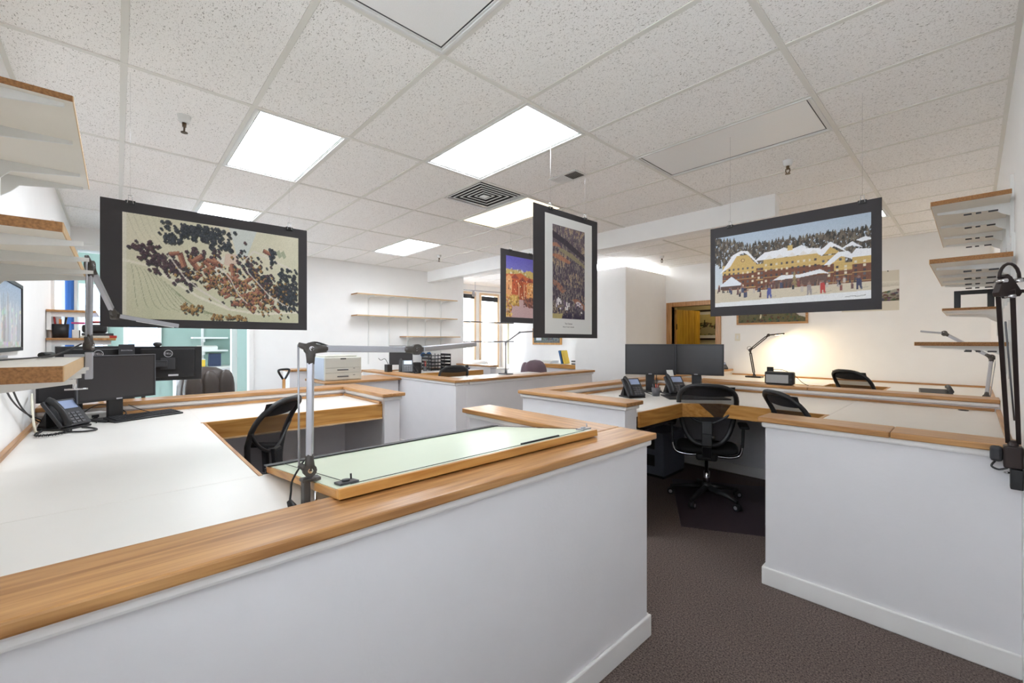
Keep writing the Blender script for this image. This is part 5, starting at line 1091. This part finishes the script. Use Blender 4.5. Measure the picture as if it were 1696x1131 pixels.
# alcove ledge with books
t = thing('alcove_ledge', 'white ledge cabinet with pine front under the framed alcove photo', 'cabinet', (-5.6, 6.7, 0)); bx('body', -6.25, -4.93, 6.45, 6.995, 0, .92, PART, t); bx('front', -6.27, -4.93, 6.42, 6.45, .92, 1.0, pine('X'), t, .003); bx('top', -6.27, -4.93, 6.45, 6.995, .985, 1.0, LAM, t)
for k, (m, dx, lab) in enumerate(((BLUE, 0, 'dark blue upright book leaning on the alcove ledge'), (YELW, .07, 'yellow upright book leaning on the alcove ledge'))):
    b_ = ob('book', MB().box(-.018, .018, -.1, .1, 0, .27), m, None, .003, loc=None); b_.location = (-5.66+dx+.06, 6.62, 1.001); b_.rotation_euler = (0, math.radians(-14), math.radians(12)); tag(b_, lab, 'book')
    b_.location.z += .018*math.sin(math.radians(14))
for k, (m, lab) in enumerate(((GRYP, 'grey book lying flat at the right of the alcove ledge'), (PAPER, 'white folder lying on the grey book'), (BLK2, 'dark magazine topping the stack on the alcove ledge'))): tag(bx('book', -5.32, -5.0, 6.5, 6.75, 1.0+.026*k, 1.024+.026*k, m, None, .003), lab, 'book')
t = thing('paper_stack', 'loose stack of white papers on the left of the alcove ledge', 'papers', (-6.0, 6.6, 1.0))
for k in range(5): ob('sheet', MB().box(-.17, .17, -.12, .12, .012*k, .012*k+.01, Matrix.Rotation(.05*(k-2), 4, 'Z')), PAPER, t, local=True)
tag(bx('alcove_table', -7.9, -6.9, 5.4, 6.3, .84, .87, LAM, None), 'pale work table below the alcove windows', 'table')
at_ = bpy.data.objects['alcove_table']
for x in (-7.85, -6.95):
    for y in (5.45, 6.25): bx('leg', x-.025, x+.025, y-.025, y+.025, 0, .84, METW, at_)
tag(ob('white_bag', cushion(-7.6, 6.0, .95, .2, .25, .08, 2.2), PAPER, None), 'white padded bag lying on the alcove table', 'bag')
# green room shelves and clutter
for z, s in ((1.5, 'upper'), (1.27, 'lower')):
    t = thing('wall_shelf', s+' small white shelf on the green wall', 'shelf', (-9.55, 1.25, z)); bx('board', -9.6, -9.3, .98, 1.5, z, z+.03, TRIMW, t); bx('bracket', -9.6, -9.35, 1.14, 1.16, z-.06, z, METW, t)
tag(bx('green_wall_rail', -9.6, -9.585, 1.13, 1.17, 1.1, 2.2, METW, None), 'white shelf rail on the green wall', 'shelf rail')
t = thing('white_tray', 'white tray of papers on the lower green-wall shelf', 'tray', (-9.45, 1.2, 1.3)); ob('tray', MB().box(-.1, .1, -.15, .15, 0, .06), PAPER, t, .006, local=True); ob('papers', MB().box(-.09, .09, -.14, .14, .06, .075), BEIGE, t, local=True)
t = thing('side_counter', 'white counter with clutter in front of the green wall', 'counter', (-9.2, 1.2, 0)); bx('top', -9.58, -8.95, .7, 1.8, .98, 1.01, LAM, t); bx('body', -9.55, -9.0, .72, 1.78, 0, .98, PART, t)
for nm, m, y, h, lab, cat in (('container', RED, 1.02, .08, 'red container on the counter in the green room', 'container'), ('container', YELW, 1.10, .12, 'yellow container on the counter in the green room', 'container'), ('file_box', mat('file_blue', rgb(44, 56, 84), .5), 1.28, .22, 'dark blue file box on the counter in the green room', 'box')):
    t = thing(nm, lab, cat, (-9.2, y, 1.01)); ob('body', MB().box(-.05, .05, -.04 if h < .2 else -.09, .04 if h < .2 else .09, 0, h), m, t, .006, local=True); ob('lid', MB().box(-.052, .052, -.042 if h < .2 else -.092, .042 if h < .2 else .092, h, h+.012), METW if h < .2 else BLK, t, .003, local=True)
